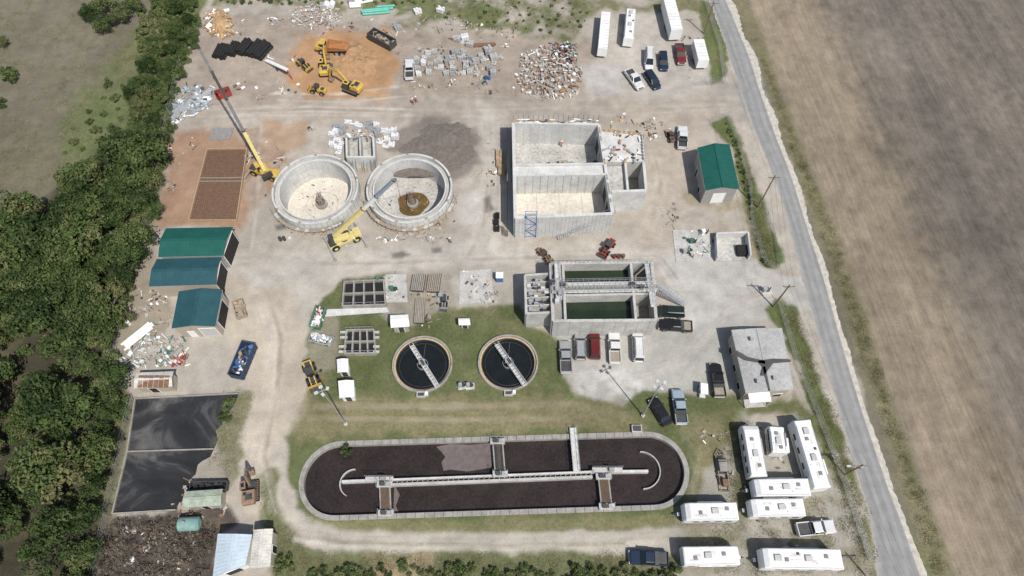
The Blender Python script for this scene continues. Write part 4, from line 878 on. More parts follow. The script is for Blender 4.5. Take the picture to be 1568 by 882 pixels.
def putrv(name,e0,e1,kind='trailer',W=2.5,Hh=3.1,stripe=None):
    p=G(*e0,Hh);q_=G(*e1,Hh); rv(hypot(q_[0]-p[0],q_[1]-p[1]),W,Hh,kind,stripe).finish(name,((p[0]+q_[0])/2,(p[1]+q_[1])/2,0),atan2(q_[1]-p[1],q_[0]-p[0]))
putrv('travel_trailer',(1163,729),(1149,649),'trailer',2.5,3.1,redp); putrv('camper_van',(1194,693),(1189,651),'motor',2.2,2.8,steelD); putrv('motorhome',(1260,747),(1228,641),'motor',2.6,3.4,steelD)
putrv('travel_trailer',(1240,745),(1155,746),'trailer'); putrv('travel_trailer',(1232,776),(1150,777),'trailer',2.5,3.1,steelD); putrv('travel_trailer',(1130,782),(1048,783),'trailer',2.5,3.1,bluep)
putrv('travel_trailer',(1047,851),(1135,850),'trailer',2.5,3.1,redp); putrv('travel_trailer',(1290,856),(1168,854),'trailer',2.7,3.3,steelD)
putrv('office_trailer',(923,74),(928,18),'box',2.0,3); putrv('travel_trailer',(963,58),(967,10),'trailer',2.1,3); putrv('box_trailer',(1037,45),(1024,-5),'box',2.5,3.6); putrv('box_trailer',(1078,92),(1070,60),'box',2.3,3)
def dumpster(name,r_,f_,mat,W=2.3,Hh=1.6,fill=None):
    p=G(*r_,.8);q_=G(*f_,.8); L_=hypot(q_[0]-p[0],q_[1]-p[1]); b=B()
    b.box(0,0,.3,L_,W,.12,steelD)
    for s_ in(-1,1):
        b.box(0,s_*W/2,Hh/2+.2,L_,.1,Hh,mat); b.box(s_*L_/2,0,Hh/2+.2,.1,W,Hh,mat); b.box(0,s_*(W/2+.02),Hh+.2,L_+.1,.16,.12,mat)
        for k in range(7): b.box(-L_/2+.2+k*(L_-.4)/6,s_*(W/2+.08),Hh/2+.2,.1,.08,Hh-.1,mat)
    for k in range(60):
        b.box(U(-.45,.45)*L_,U(-.42,.42)*W,.5+R()*Hh*.5,U(.2,1.0),U(.1,.5),U(.1,.4),random.choice(fill or [white,wood,bluep,redp,steelD,woodG]),U(0,3),U(-.4,.4))
    wheels(b,(-.3*L_,.3*L_),.9,.25,.2); b.finish(name,((p[0]+q_[0])/2,(p[1]+q_[1])/2,0),atan2(q_[1]-p[1],q_[0]-p[0]))
dumpster('roll_off_dumpster',(362,578),(383,528),M('navy_steel',(.035,.055,.10),.6),2.2,1.6,[bluep,white,woodG,steelD,bluep,dark]); dumpster('roll_off_dumpster',(568,52),(602,70),steelD,2.2,1.5,[pink,steelD,woodG])
dumpster('utility_trailer',(492,470),(482,502),M('green_steel',(.08,.2,.12),.6),1.6,1.0,[redp,white,steel]); dumpster('utility_trailer',(474,514),(508,522),steel,1.5,.3,[white,steel])
dumpster('wooden_crate',(363,460),(370,485),woodG,1.6,.8,[wood,woodG]); dumpster('utility_trailer',(330,145),(352,138),redp,1.8,.8,[redp,steelD])
dumpster('steel_bin',(292,745),(348,744),steelD,1.2,1.0,[dark,steelD])
b=B()
for s_ in(-1,1): b.beam((-3.5,s_*.8,.6),(3,s_*.8,.6),.12,.2,woodG); b.beam((3,s_*.8,.6),(4.2,0,.6),.12,.15,steelD)
for k in range(7): b.box(-3.3+k,0,.6,.12,1.6,.12,steelD)
b.box(-2,0,1.1,1.2,1.0,.8,rust); b.box(.8,0,1.1,1.6,1.3,.9,concO); b.tube((2,-.7,1),(2,.7,1),.4,steelD,12); wheels(b,(-.9,0),1.0,.35); place(b,'equipment_skid',(1112,750),(1103,695),.8,0,.85)
def excavator(mat,reach=1.0,fold=.6):
    b=B()
    for s_ in(-1,1):
        b.loft([[(x,s_*1.15-.28,z0),(x,s_*1.15-.28,z1),(x,s_*1.15+.28,z1),(x,s_*1.15+.28,z0)] for x,z0,z1 in((-1.9,.35,.5),(-1.65,.08,.8),(1.65,.08,.8),(1.9,.35,.5))],black)
        for k in range(12): b.box(-1.6+k*.29,s_*1.15,.83,.12,.6,.05,brownm)
    b.tube((0,0,.7),(0,0,1.05),.7,steelD,16); b.box(-.3,0,1.15,3.6,2.3,.25,steelD)
    b.box(-1.1,-.1,1.75,1.9,2.2,1.0,mat); b.loft([[(-2.5,-1,1.1),(-2.5,-1,1.9),(-2.5,1,1.9),(-2.5,1,1.1)],[(-2.0,-1.15,1.05),(-2.0,-1.15,2.15),(-2.0,1.15,2.15),(-2.0,1.15,1.05)]],mat)
    b.box(-1.3,-.2,2.28,1.0,1.2,.08,steelD); b.box(-.7,.5,2.28,.5,.5,.07,black)
    b.box(.75,.7,1.95,1.3,.95,1.4,glass); b.box(.75,.7,2.7,1.4,1.0,.12,mat); b.box(.75,.7,2.78,.7,.5,.05,glass)
    for x in(.12,1.38):
        for y in(.25,1.16): b.box(x,y,1.95,.1,.1,1.45,steelD)
    b.tube((-1.2,-.6,2.2),(-1.2,-.6,2.7),.08,steelD,8)
    e=3.4*reach
    b.beam((.9,-.2,1.5),(.9+e*.5,-.2,4.2),.36,.5,mat,.34,.6); b.beam((.9+e*.5,-.2,4.15),(.9+e,-.2,3.9),.34,.6,mat,.3,.4)
    tip=(.9+e+fold,-.2,1.2); b.beam((.9+e-.3,-.2,4.2),tip,.28,.5,mat,.22,.3)
    b.tube((1.6,-.2,1.5),(.9+e*.5,-.2,3.6),.09,steel,8); b.tube((.9+e*.5,-.2,4.6),(.9+e-.2,-.2,4.6),.08,steel,8)
    x,z=tip[0],tip[2]; b.loft([[(x,-.75,z),(x,.35,z),(x+.3,.35,z-.1),(x+.3,-.75,z-.1)],[(x+.1,-.75,z-.6),(x+.1,.35,z-.6),(x-.5,.35,z-.9),(x-.5,-.75,z-.9)],[(x-.4,-.75,z-.5),(x-.4,.35,z-.5),(x-.8,.35,z-.5),(x-.8,-.75,z-.5)]],brownm)
    return b
place(excavator(yel,1.3,.4),'excavator',(552,138),(526,128),1,.0,.95); place(excavator(yel,.9,.2),'excavator',(497,116),(499,92),1,0,.9); place(excavator(brownm,.7,.2),'excavator',(382,768),(382,735),1,0,.85)
def loader(mat,s=1.0):
    b=B(); b.box(-1.2,0,1.3,2.2,1.5,1.0,mat); b.loft([[(-2.4,-.65,.9),(-2.4,-.65,1.6),(-2.4,.65,1.6),(-2.4,.65,.9)],[(-2.2,-.75,.8),(-2.2,-.75,1.85),(-2.2,.75,1.85),(-2.2,.75,.8)]],mat)
    b.box(-1.5,0,1.84,1.0,1.0,.07,steelD); b.box(.1,0,1.9,1.2,1.3,1.5,glass); b.box(.1,0,2.7,1.35,1.4,.12,steelD)
    for x in(-.45,.65):
        for y in(-.62,.62): b.box(x,y,1.9,.1,.1,1.55,mat)
    b.box(1.2,0,1.0,1.3,.9,.6,steelD); wheels(b,(-1.4,1.3),1.15,.65,.45)
    for s_ in(-.45,.45): b.beam((.8,s_,1.6),(2.5,s_,.7),.15,.3,mat)
    b.loft([[(2.4,-1.2,.2),(2.4,-1.2,1.1),(2.5,-1.2,1.1),(2.5,-1.2,.3)],[(2.4,1.2,.2),(2.4,1.2,1.1),(2.5,1.2,1.1),(2.5,1.2,.3)]],mat); b.box(2.85,0,.2,.9,2.4,.08,steelD); b.box(2.85,1.2,.5,.8,.06,.6,mat); b.box(2.85,-1.2,.5,.8,.06,.6,mat)
    return b
place(loader(yel),'wheel_loader',(472,560),(479,583),1,0,.9); place(loader(yel),'skid_steer_loader',(495,138),(478,134),1,0,.75); place(loader(redp),'telehandler',(938,368),(925,386),1,0,.72); place(loader(orange),'skid_steer_loader',(828,383),(838,393),1,0,.6); place(loader(rust),'compact_loader',(1030,213),(1026,202),1,0,.55); place(loader(yel),'skid_steer_loader',(458,93),(468,100),1,0,.7); place(loader(steel),'compact_loader',(681,452),(679,466),1,0,.55)
b=B(); wheels(b,(-2.6,-1.3,2.4),1.3,.75,.5); b.box(-.3,0,1.0,6,1.0,.35,steelD)
b.box(2.9,0,1.6,1.8,2.0,.9,yel); b.box(2.0,0,2.2,1.2,1.6,1.6,glass); b.box(2.0,0,3.0,1.35,1.8,.12,yel)
b.loft([[(-4,-1.2,1.9),(-4,-1.3,2.5),(-4,-1.2,2.5),(-4,-1.1,2.0),(-4,1.1,2.0),(-4,1.2,2.5),(-4,1.3,2.5),(-4,1.2,1.9)],[(.9,-1.2,1.2),(.9,-1.4,2.7),(.9,-1.3,2.7),(.9,-1.1,1.4),(.9,1.1,1.4),(.9,1.3,2.7),(.9,1.4,2.7),(.9,1.2,1.2)]],orange); b.box(.95,0,2.1,.12,2.7,1.5,orange)
place(b,'articulated_dump_truck',(535,77),(483,72),1,0,.9)
def crane(name,base,ang,tip,mat,segs,tipmat,hook=6,w=.8):
    b=B(); x,y=base; d=Vector((cos(ang),sin(ang),0)); n_=Vector((-d.y,d.x,0)); o=Vector((x,y,0)); Z3=Vector((0,0,1))
    b.part('carrier'); b.beam(o-d*3.0+Z3*1.1,o+d*3.0+Z3*1.1,1.7,.6,mat); b.beam(o+d*1.9+Z3*1.6,o+d*3.1+Z3*1.5,1.8,.4,mat); b.beam(o-d*2.9+Z3*1.45,o-d*1.6+Z3*1.45,1.5,.15,steelD)
    for s1 in(-2.0,2.0):
        for s2 in(-1,1): c=o+d*s1+Z3*.7; b.tube(c+n_*s2*.65,c+n_*s2*1.1,.7,black,18); b.tube(c+n_*s2*1.11,c+n_*s2*1.13,.33,mat,12)
    b.part('outriggers')
    for s1 in(-3.0,3.0):
        b.beam(o+d*s1-n_*2.6+Z3*.8,o+d*s1+n_*2.6+Z3*.8,.22,.22,steel)
        for s2 in(-2.6,2.6): c=o+d*s1+n_*s2; b.tube(c+Z3*.1,c+Z3*.9,.08,steel,8); b.tube(c+Z3*.0,c+Z3*.12,.35,woodG,14)
    b.part('superstructure'); t=Vector((*G(*tip[:2],tip[2]),tip[2])); bd=Vector((t.x-x,t.y-y,0)).normalized(); bn=Vector((-bd.y,bd.x,0))
    b.tube(o+Z3*1.4,o+Z3*1.7,.85,steelD,20); b.beam(o-bd*2.0+Z3*2.0,o+bd*1.1+Z3*2.0,1.6,.5,mat); b.beam(o-bd*2.4+Z3*2.1,o-bd*1.7+Z3*2.1,2.0,.9,steelD)
    c=o+bn*.75+bd*.5; b.obox(c+Z3*2.4,bd*.7,bn*.38,Z3*.65,glass); b.obox(c+Z3*3.1,bd*.72,bn*.42,Z3*.05,mat)
    for i in(-.7,.7):
        for j in(-.38,.38): b.obox(c+bd*i+bn*j+Z3*2.4,bd*.05,bn*.05,Z3*.68,mat)
    b.part('boom'); p=o-bd*1.4+Z3*2.9
    for k,(t0,t1,m) in enumerate(segs): b.beam(p.lerp(t,t0),p.lerp(t,t1),w*(.86**k),w*1.15*(.86**k),m); b.beam(p.lerp(t,t1-.012),p.lerp(t,t1),w*(.86**k)+.08,w*1.15*(.86**k)+.08,steelD)
    b.beam(t-bd*.3,t+bd*.5,.4,.5,tipmat); b.tube(o+bd*1.1+Z3*2.2,p.lerp(t,.3),.14,steel,10)
    b.tube(p+Z3*.7,t+Z3*.4,.03,steelD,5)
    b.part('hook'); e=t+bd*.4; b.tube(e,e-Z3*hook,.035,steelD,5); b.box(e.x,e.y,e.z-hook,.3,.3,.5,redp); b.tube(e-Z3*(hook+.3),e-Z3*(hook+.8),.08,steelD,8,.03)
    b.finish(name)
bg_=M('boom_grey',(.20,.20,.20),.5,.2)
crane('mobile_crane',G(408,268),-.35,(304,72,26),yel,[(0,.36,cryel),(.34,.62,bg_),(.6,.83,steelD),(.81,1,bg_)],steelD,7,.6)
crane('rough_terrain_crane',G(529,371),.5,(603,276,13),cryel,[(0,.5,cryel),(.48,.72,M('pale_boom',(.6,.6,.55),.5)),(.7,1,M('blue_grey_boom',(.22,.27,.33),.5))],bg_,5,.65)
b=B(); p=Vector((*G(408,95),.5)); q2=Vector((*G(440,108,2),2.2)); b.beam(p,q2,.7,.3,white); b.beam(q2,q2+Vector((.6,-.6,-2)),.15,.15,redp); b.beam(p.lerp(q2,.5),p.lerp(q2,.5)-Vector((0,0,1.2)),.1,1.2,steelD); b.finish('conveyor')
# ------------------------------------------------------------ poles
def fit(base,top):
    x,y=G(*base); return min((hypot(PX(x,y,h)[0]-top[0],PX(x,y,h)[1]-top[1]),h) for h in [k*.25 for k in range(12,80)])[1]
polew=M('pole_wood',(.20,.15,.11),.9,var=.3); lh=M('lamp_head',(.5,.52,.52),.4)
def lamp(base,top,n_=4):
    h=fit(base,top); x,y=G(*base); b=B(); b.part('pole'); b.tube((0,0,0),(0,0,h),.12,steel,10,.07); b.part('base'); b.tube((0,0,0),(0,0,.5),.3,conc,12)
    b.part('flood_lights')
    b.beam((-.8,0,h),(.8,0,h),.08,.08,steel); b.beam((0,-.6,h),(0,.6,h),.08,.08,steel)
    for i,(dx,dy) in enumerate(((-.8,0),(.8,0),(0,-.6),(0,.6))): b.box(dx,dy,h+.12,.5,.4,.2,lh,i)
    b.finish('light_pole',(x,y,0),.4)
lamp((530,650),(492,600)); lamp((984,637),(1010,590))
PT=[]
def upole(base,top=None,h=None,arms=True,light=False):
    h=h or fit(base,top); x,y=G(*base); b=B(); b.part('pole'); b.tube((0,0,0),(0,0,h),.15,polew,10,.1); b.part('crossarm')
    b.box(0,0,h-.6,2.0,.11,.12,polew); b.part('insulators')
    for dx in(-.9,0,.9): b.tube((dx,0,h-.53),(dx,0,h-.3),.06,concN,8)
    b.part('transformer')
    if light: b.tube((.35,0,h-1.9),(.35,0,h-1.1),.25,steel,14); b.beam((0,0,h-1),(-1.6,0,h-.8),.06,.06,steel); b.box(-1.7,0,h-.8,.6,.3,.12,lh)
    else: b.box(0,0,h-1.0,.9,.06,.06,polew)
    b.finish('utility_pole',(x,y,0)); PT.append((x,y,h))
upole((1078,52),(1090,0)); upole((1160,318),(1186,268)); upole((1184,470),(1195,440),h=8); upole((1293,727),(1321,710),light=True); upole((1345,905),h=9)
b=B()
for i in range(len(PT)-1):
    a_,c_=PT[i],PT[i+1]
    for dx in(-.9,0,.9):
        prev=None
        for k in range(17):
            t=k/16; p=Vector((a_[0]+dx+(c_[0]-a_[0])*t,a_[1]+(c_[1]-a_[1])*t,a_[2]-.3+(c_[2]-a_[2])*t-3.2*t*(1-t)))
            if prev: b.tube(prev,p,.014,steelD,4,cap=False)
            prev=p
b.finish('power_line')
def fence(pts,name='chain_link_fence',h=1.8,mat=steel):
    b=B(); P=GP(pts)
    for i in range(len(P)-1):
        a_=Vector((*P[i],0));c_=Vector((*P[i+1],0)); n_=max(1,int((c_-a_).length/3)); b.part('posts')
        for k in range(n_): m=a_.lerp(c_,k/n_); b.tube(m,m+Vector((0,0,h+.1)),.04,mat,6)
        b.part('wires')
        for z in(.1,.4,.7,1.0,1.3,h) if h>1 else (.2,.4,.6,h): b.beam(a_+Vector((0,0,z)),c_+Vector((0,0,z)),.02,.02,mat)
    b.finish(name)
fence([(1088,188),(1113,180),(1128,215),(1147,290),(1150,345),(1163,385),(1170,405),(1186,413)]); fence([(1190,460),(1215,545),(1250,635),(1290,740),(1330,860)]); fence([(280,95),(268,140),(250,230),(226,340),(205,420),(192,480),(172,560)]); fence([(205,612),(165,790),(148,880)]); fence([(1078,0),(1100,70),(1108,128),(1062,132)]); fence([(1165,300),(1185,360),(1192,413)],'silt_fence',.8,greenp)
def gearbox(name,u,v,mats,w=1.2):
    b=B(); x,y=G(u,v); b.box(0,0,.1,w*1.6,w*1.2,.2,conc); b.box(-.3*w,0,.7,w*.5,w*.5,1.0,mats[0]); b.tube((.2*w,-.3*w,.6),(.2*w,.3*w,.6),w*.22,mats[1],12); b.tube((.5*w,0,.2),(.5*w,0,1.2),.1,mats[1],8); b.box(-.3*w,0,1.25,w*.6,w*.6,.08,mats[0]); b.finish(name,(x,y,0),U(0,.3))
for (u,v) in((708,592),(720,592)): gearbox('pump_unit',u,v,[steel,steelD],.9)
for (u,v) in((583,430),(604,445),(678,456),(1078,358),(1060,372),(1050,388)): gearbox('pump_unit',u,v,[random.choice([white,greenp,steel]),steelD],1.1)
gearbox('gate_control_cabinet',1172,446,[steel,steelD],1.2)
b=B(); x,y=G(765,424,1); b.box(x,y,.8,1.2,1.1,1.5,bluep); b.box(x,y,1.6,1.3,1.2,.1,white); b.finish('portable_toilet')
for (u,v,m) in((744,122,bluep),(742,130,steel),(192,497,white),(430,368,steelD),(475,200,greyr),(670,345,wood),(940,395,redp),(948,395,rust)):
    b=B(); b.tube((0,0,0),(0,0,.9),.3,m,14); b.tube((0,0,.3),(0,0,.34),.32,m,14); b.tube((0,0,.88),(0,0,.92),.32,steelD,14); b.tube((.7,.1,0),(.7,.1,.9),.3,m,14); b.finish('steel_drum',(*G(u,v),0))
# ------------------------------------------------------------ people
def person(u,v,ang,z=0,step=.15,top=vest):
    vs=[(0,0,.95),(0,0,1.15),(0,0,1.42),(0,0,1.52),(0,.02,1.64),(0,.02,1.74)]; rad=[.15,.14,.15,.06,.095,.08]; ed=[(0,1),(1,2),(2,3),(3,4),(4,5)]
    for s_ in(-1,1):
        o=len(vs); vs+=[(s_*.1,0,.9),(s_*.11,s_*step*.5,.5),(s_*.11,s_*step,.08),(s_*.11,s_*step+.16,.04)]; rad+=[.1,.065,.045,.04]; ed+=[(0,o),(o,o+1),(o+1,o+2),(o+2,o+3)]
        o=len(vs); vs+=[(s_*.2,0,1.42),(s_*.27,-s_*.05,1.15),(s_*.27,.1-s_*.06,.92),(s_*.27,.13-s_*.06,.84)]; rad+=[.06,.045,.033,.03]; ed+=[(2,o),(o,o+1),(o+1,o+2),(o+2,o+3)]
        for k in range(4): q0=len(vs); vs+=[(s_*.27,.16-s_*.06-.018*k,.80),(s_*.262,.165-s_*.06-.018*k,.755+.006*abs(k-1.5))]; rad+=[.009,.008]; ed+=[(o+3,q0),(q0,q0+1)]
        q0=len(vs); vs+=[(s_*.245,.17-s_*.06,.83),(s_*.24,.19-s_*.06,.80)]; rad+=[.01,.009]; ed+=[(o+3,q0),(q0,q0+1)]
    me=bpy.data.meshes.new('figure'); me.from_pydata(vs,ed,[]); ob=bpy.data.objects.new('figure_src',me); scene.collection.objects.link(ob)
    ob.modifiers.new('s','SKIN')
    for i,r_ in enumerate(rad): me.skin_vertices[0].data[i].radius=(r_,r_*.85)
    me.skin_vertices[0].data[0].use_root=True
    sd=ob.modifiers.new('d','SUBSURF'); sd.levels=1
    dg=bpy.context.evaluated_depsgraph_get(); m2=bpy.data.meshes.new_from_object(ob.evaluated_get(dg)); bpy.data.objects.remove(ob)
    m2.materials.clear()
    for m in(jeans,top,skin_m,black): m2.materials.append(m)
    for p in m2.polygons:
        c=p.center; p.material_index=3 if c.z<.1 else (2 if (abs(c.x)>.21 and c.z<.88) or c.z>1.5 else (1 if c.z>.98 or abs(c.x)>.2 else 0)); p.use_smooth=True
    root=bpy.data.objects.new('construction_worker',None); scene.collection.objects.link(root)
    o=bpy.data.objects.new('body',m2); scene.collection.objects.link(o); o.parent=root
    b=B(); rings=[(.135,1.72),(.125,1.78),(.09,1.84),(.03,1.87)]
    for i in range(3): b.tube((0,.02,rings[i][1]),(0,.02,rings[i+1][1]),rings[i][0],white,12,rings[i+1][0])
    b.tube((0,.04,1.71),(0,.04,1.725),.165,white,14); b.finish('hard_hat',parent=root)
    root.location=(*G(u,v,z),z); root.rotation_euler=(0,0,ang)
for (u,v,a_,z) in((633,160,.5,0),(638,157,2.5,0),(1023,206,1,0),(445,262,.2,0),(690,372,2,0),(860,225,1,.5),(545,372,3,0),(935,196,.7,HZ-.2),(1060,395,1,0)): person(u,v,a_,z,.15,vest if R()<.6 else M('hi_vis_yellow',(.5,.55,.12),.7))
# ------------------------------------------------------------ vegetation
def leaf_mat(name,c0,c1,c2=None):
    m=bpy.data.materials.new(name); m.use_nodes=True; nt=m.node_tree; N=nt.nodes; L=nt.links; P=N['Principled BSDF']; P.inputs['Roughness'].default_value=.65; P.inputs['Specular IOR Level'].default_value=.12
    a=N.new('ShaderNodeAttribute'); a.attribute_name='tone'; oi=N.new('ShaderNodeObjectInfo'); ad=N.new('ShaderNodeMath'); ad.operation='MULTIPLY_ADD'; L.new(oi.outputs['Random'],ad.inputs[0]); ad.inputs[1].default_value=.7; L.new(a.outputs['Fac'],ad.inputs[2])
    cr=N.new('ShaderNodeValToRGB'); L.new(ad.outputs[0],cr.inputs[0]); e=cr.color_ramp.elements; e[0].position=.15; e[0].color=(*c0,1); e[1].position=.88; e[1].color=(*c1,1)
    if c2: x=e.new(1.0); x.color=(*c2,1)
    L.new(cr.outputs[0],P.inputs['Base Color']); return m
leafD=leaf_mat('tree_foliage',(.020,.038,.013),(.088,.125,.040),(.135,.135,.06)); leafY=leaf_mat('shrub_foliage',(.04,.062,.022),(.135,.17,.062),(.18,.175,.09)); leafB=leaf_mat('dry_brush_foliage',(.07,.055,.045),(.19,.16,.125)); grassM=leaf_mat('weed_blades',(.09,.105,.04),(.25,.23,.13))
bark=M('bark',(.15,.12,.09),.95,var=.3)
def treemesh(name,seed,h,r,nb,nl,ls,lm,trunk=True,flat=.75):
    rg=np.random.default_rng(seed); V=[];F=[];I=[];T=[]
    b=B(); blobs=[]
    for k in range(nb):
        a=rg.random()*2*pi; rr_=r*sqrt(rg.random())*.78; z=h*(.42+.5*rg.random()*(1-rr_/r*.5)) if trunk else h*(.3+.4*rg.random()*(1-rr_/r*.6))
        blobs.append((rr_*cos(a),rr_*sin(a),z,r*rg.uniform(.2,.42),rg.uniform(0,.6)))
    if trunk:
        b.tube((0,0,-.2),(0,0,h*.5),h*.028,bark,7,h*.015)
        for x,y,z,br,t in blobs[:9]: b.tube((0,0,h*.3),(x*.9,y*.9,z),h*.012,bark,5,h*.004)
        V,F,I,_=b.parts['body']; V=list(V);F=list(F);I=[0]*len(F);T=[0.0]*len(V)
    per=nl//nb
    for x,y,z,br,t in blobs:
        d=rg.normal(size=(per,3)); d/=np.linalg.norm(d,axis=1)[:,None]; rad=br*(.35+.8*rg.random(per)**.6); c=d*rad[:,None]*np.array([1,1,flat])+np.array([x,y,z])
        nr=d+rg.normal(size=(per,3))*.6+np.array([0,0,.35]); nr/=np.linalg.norm(nr,axis=1)[:,None]
        tg=np.cross(nr,rg.normal(size=(per,3))); tg/=np.linalg.norm(tg,axis=1)[:,None]; bt=np.cross(nr,tg); s=ls*rg.uniform(.5,1.2,per)[:,None]
        q=np.stack([c-tg*s,c-bt*s*.55,c+tg*s,c+bt*s*.6],1); o=len(V); V+= [tuple(p) for p in q.reshape(-1,3).tolist()]
        F+=[(o+4*i,o+4*i+1,o+4*i+2,o+4*i+3) for i in range(per)]; I+=[1]*per; tt=np.clip(t+rg.normal(size=per)*.12,0,1); T+=np.repeat(tt,4).tolist()
    me=bpy.data.meshes.new(name); me.from_pydata(V,[],F); me.materials.append(bark); me.materials.append(lm); me.polygons.foreach_set('material_index',I)
    a=me.attributes.new('tone','FLOAT','POINT'); a.data.foreach_set('value',T); return me
TM=[treemesh('tree_mesh',s,7.5,3.6,18,2600,.26,leafD) for s in range(7)]; SM=[treemesh('shrub_mesh',20+s,2.6,1.7,10,900,.19,leafY,False) for s in range(5)]; BM=[treemesh('brush_mesh',40+s,1.0,1.2,8,260,.12,leafB,False) for s in range(3)]
WM=[]
for s_ in range(4):
    V_=[];F_=[];T_=[]; rg=random.Random(s_)
    for k in range(70):
        x=rg.gauss(0,.5);y=rg.gauss(0,.5);a_=rg.uniform(0,6.3);hh=rg.uniform(.06,.25); w=.05; lx,ly=rg.gauss(0,.14),rg.gauss(0,.14); o=len(V_); V_+=[(x-w*cos(a_),y-w*sin(a_),-.02),(x+w*cos(a_),y+w*sin(a_),-.02),(x+lx,y+ly,hh)]; F_.append((o,o+1,o+2)); T_+=[rg.random()*.6]*3
    me=bpy.data.meshes.new('weed_mesh'); me.from_pydata(V_,[],F_); me.materials.append(grassM); a=me.attributes.new('tone','FLOAT','POINT'); a.data.foreach_set('value',T_); WM.append(me)
def grp(name): e=bpy.data.objects.new(name,None); scene.collection.objects.link(e); return e
def inst(me,name,x,y,s_,parent=None,z=0,sz=None):
    o=bpy.data.objects.new(name,me); scene.collection.objects.link(o); o.location=(x,y,z); o.rotation_euler=(0,0,U(0,6.3)); o.scale=(s_,s_*U(.85,1.15),s_*(sz or U(.8,1.2)))
    if parent: o.parent=parent
    return o
def fill(poly,zc,dmin,n,fn):
    w=GP(poly,zc); pts=[]; tries=0
    while len(pts)<n and tries<n*12:
        tries+=1; x,y=rnd_in(w)
        if all((x-a)**2+(y-b_)**2>dmin*dmin for a,b_ in pts): pts.append((x,y)); fn(x,y)
    return pts
W_=grp('woodland')
def wt(x,y):
    u,v=PX(x,y,3)
    if (u<80 and 500<v and R()<.5) or R()<.12: inst(random.choice(SM),'shrub_part',x,y,U(.6,1.2),W_)
    else: inst(random.choice(TM),'tree_part',x,y,random.choice([U(.5,.8),U(.7,1.1),U(.9,1.4)]),W_)
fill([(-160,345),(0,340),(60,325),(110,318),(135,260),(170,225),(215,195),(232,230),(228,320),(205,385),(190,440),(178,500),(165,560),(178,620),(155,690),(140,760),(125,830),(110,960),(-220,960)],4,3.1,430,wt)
fill([(232,60),(262,70),(268,120),(235,195),(205,200),(200,140),(225,90)],2,2.4,24,lambda x,y:inst(random.choice(TM),'tree_part',x,y,U(.35,.65),W_))
fill([(235,-30),(300,-30),(305,20),(285,80),(262,100),(240,60)],2,2.6,18,lambda x,y:inst(random.choice(TM),'tree_part',x,y,U(.3,.6),W_))
H_=grp('hedgerow')
fill([(205,20),(300,-20),(300,60),(270,130),(255,230),(232,330),(205,400),(190,480),(165,560),(190,610),(160,700),(140,800),(130,800),(150,690),(150,560),(190,380),(215,300),(190,200),(215,100)],1,1.5,220,lambda x,y:inst(random.choice(SM),'shrub_part',x,y,U(.35,1.1),H_))
fill([(100,180),(160,120),(215,120),(200,200),(140,240),(100,290),(80,300)],1,2.6,26,lambda x,y:inst(random.choice(SM),'shrub_part',x,y,U(.3,.9),H_))
for (u,v,s_) in((140,20,1.0),(165,10,1.15),(185,25,.95),(160,38,.9),(205,8,.8),(0,60,.5)): inst(random.choice(TM),'broadleaf_tree',*G(u,v,2),s_*.75)
for (u,v,s_) in((17,118,1.2),(12,113,1.0),(2,158,.9),(350,620,.8),(345,640,.7),(530,688,.7)): inst(random.choice(SM),'shrub',*G(u,v,.6),s_)
S_=grp('roadside_shrubs')
fill([(480,872),(640,866),(900,870),(1040,874),(1060,930),(450,930)],.6,1.1,130,lambda x,y:inst(random.choice(SM),'shrub_part',x,y,U(.3,.75),S_))
fill([(420,850),(450,860),(440,880),(420,880)],.6,1.1,12,lambda x,y:inst(random.choice(SM),'shrub_part',x,y,U(.35,.7),S_))
fill([(170,800),(300,790),(325,820),(315,882),(300,960),(120,960)],.3,.8,230,lambda x,y:inst(random.choice(BM),'brush_part',x,y,U(.4,1.1),S_))
fill([(640,0),(900,-10),(900,30),(880,50),(800,48),(700,38)],.3,1.4,60,lambda x,y:inst(random.choice(SM),'shrub_part',x,y,U(.12,.35),S_))
fill([(330,-10),(640,-10),(640,5),(330,5)],.3,1.4,50,lambda x,y:inst(random.choice(SM),'shrub_part',x,y,U(.2,.5),S_))
fill([(1112,185),(1128,215),(1150,290),(1153,345),(1168,395),(1178,408)],.3,.9,34,lambda x,y:inst(random.choice(SM),'shrub_part',x,y,U(.15,.4),S_))
G_=grp('grass_verge')
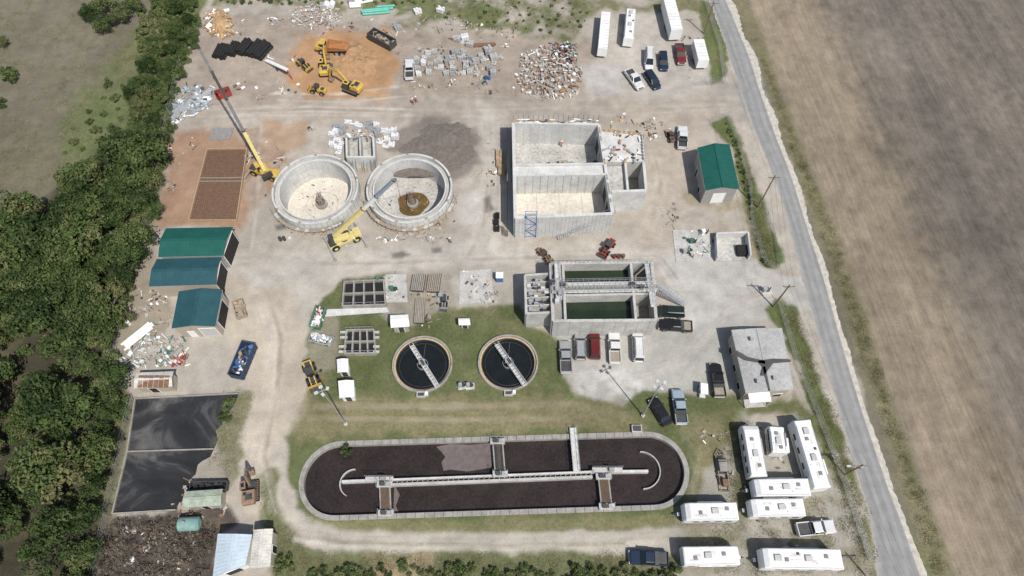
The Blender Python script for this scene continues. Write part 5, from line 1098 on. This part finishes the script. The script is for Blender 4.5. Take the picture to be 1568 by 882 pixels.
def weeds(poly,n,s0=.5,s1=1.1): 
    w=GP(poly)
    for k in range(n): x,y=rnd_in(w); inst(random.choice(WM),'weeds_part',x,y,U(s0,s1),G_)
weeds([(1125,195),(1150,270),(1195,400),(1188,412),(1165,400),(1140,290)],120); weeds([(1195,470),(1222,480),(1300,700),(1340,860),(1320,860),(1270,700)],200)
weeds([(1160,60),(1210,190),(1285,380),(1345,560),(1405,740),(1455,882),(1435,882),(1385,740),(1330,580),(1272,400),(1200,200),(1152,60)],380); weeds([(395,740),(425,800),(470,850),(1040,850),(1040,870),(420,882)],260)
weeds([(640,0),(900,0),(890,50),(760,45)],200); weeds([(172,787),(205,612),(190,600),(150,800)],100); weeds([(345,600),(385,598),(370,690),(345,740),(320,690)],80); weeds([(1142,640),(1160,760),(1120,790),(1110,650)],100); weeds([(0,0),(130,0),(220,60),(130,250),(0,320)],300,.5,1.2); weeds([(1040,780),(1330,760),(1340,880),(1040,880)],160)
# ------------------------------------------------------------ light, sky, camera
sd=Vector((.38,-.56,1.0)).normalized()
sl=bpy.data.lights.new('sun','SUN'); sl.energy=4.2; sl.angle=radians(.5); sl.color=(1,.96,.90); so=bpy.data.objects.new('sun',sl); scene.collection.objects.link(so); so.rotation_euler=sd.to_track_quat('Z','Y').to_euler(); so.location=(0,0,200)
w=bpy.data.worlds.new('World'); scene.world=w; w.use_nodes=True; nt=w.node_tree; bg=nt.nodes['Background']; sk=nt.nodes.new('ShaderNodeTexSky'); sk.sky_type='NISHITA'; sk.sun_disc=False; sk.sun_elevation=math.asin(sd.z); sk.sun_rotation=atan2(.38,-.56); sk.altitude=100; sk.dust_density=2.0
nt.links.new(sk.outputs[0],bg.inputs[0]); bg.inputs[1].default_value=.10
cd=bpy.data.cameras.new('camera'); cd.sensor_width=36; cd.lens=36*FL/1568; cd.clip_end=6000; cd.clip_start=.5; co=bpy.data.objects.new('camera',cd); scene.collection.objects.link(co); co.location=(0,0,CH); co.rotation_euler=(TH,0,0); scene.camera=co
scene.view_settings.view_transform='Standard'; scene.view_settings.look='None'; scene.view_settings.exposure=0
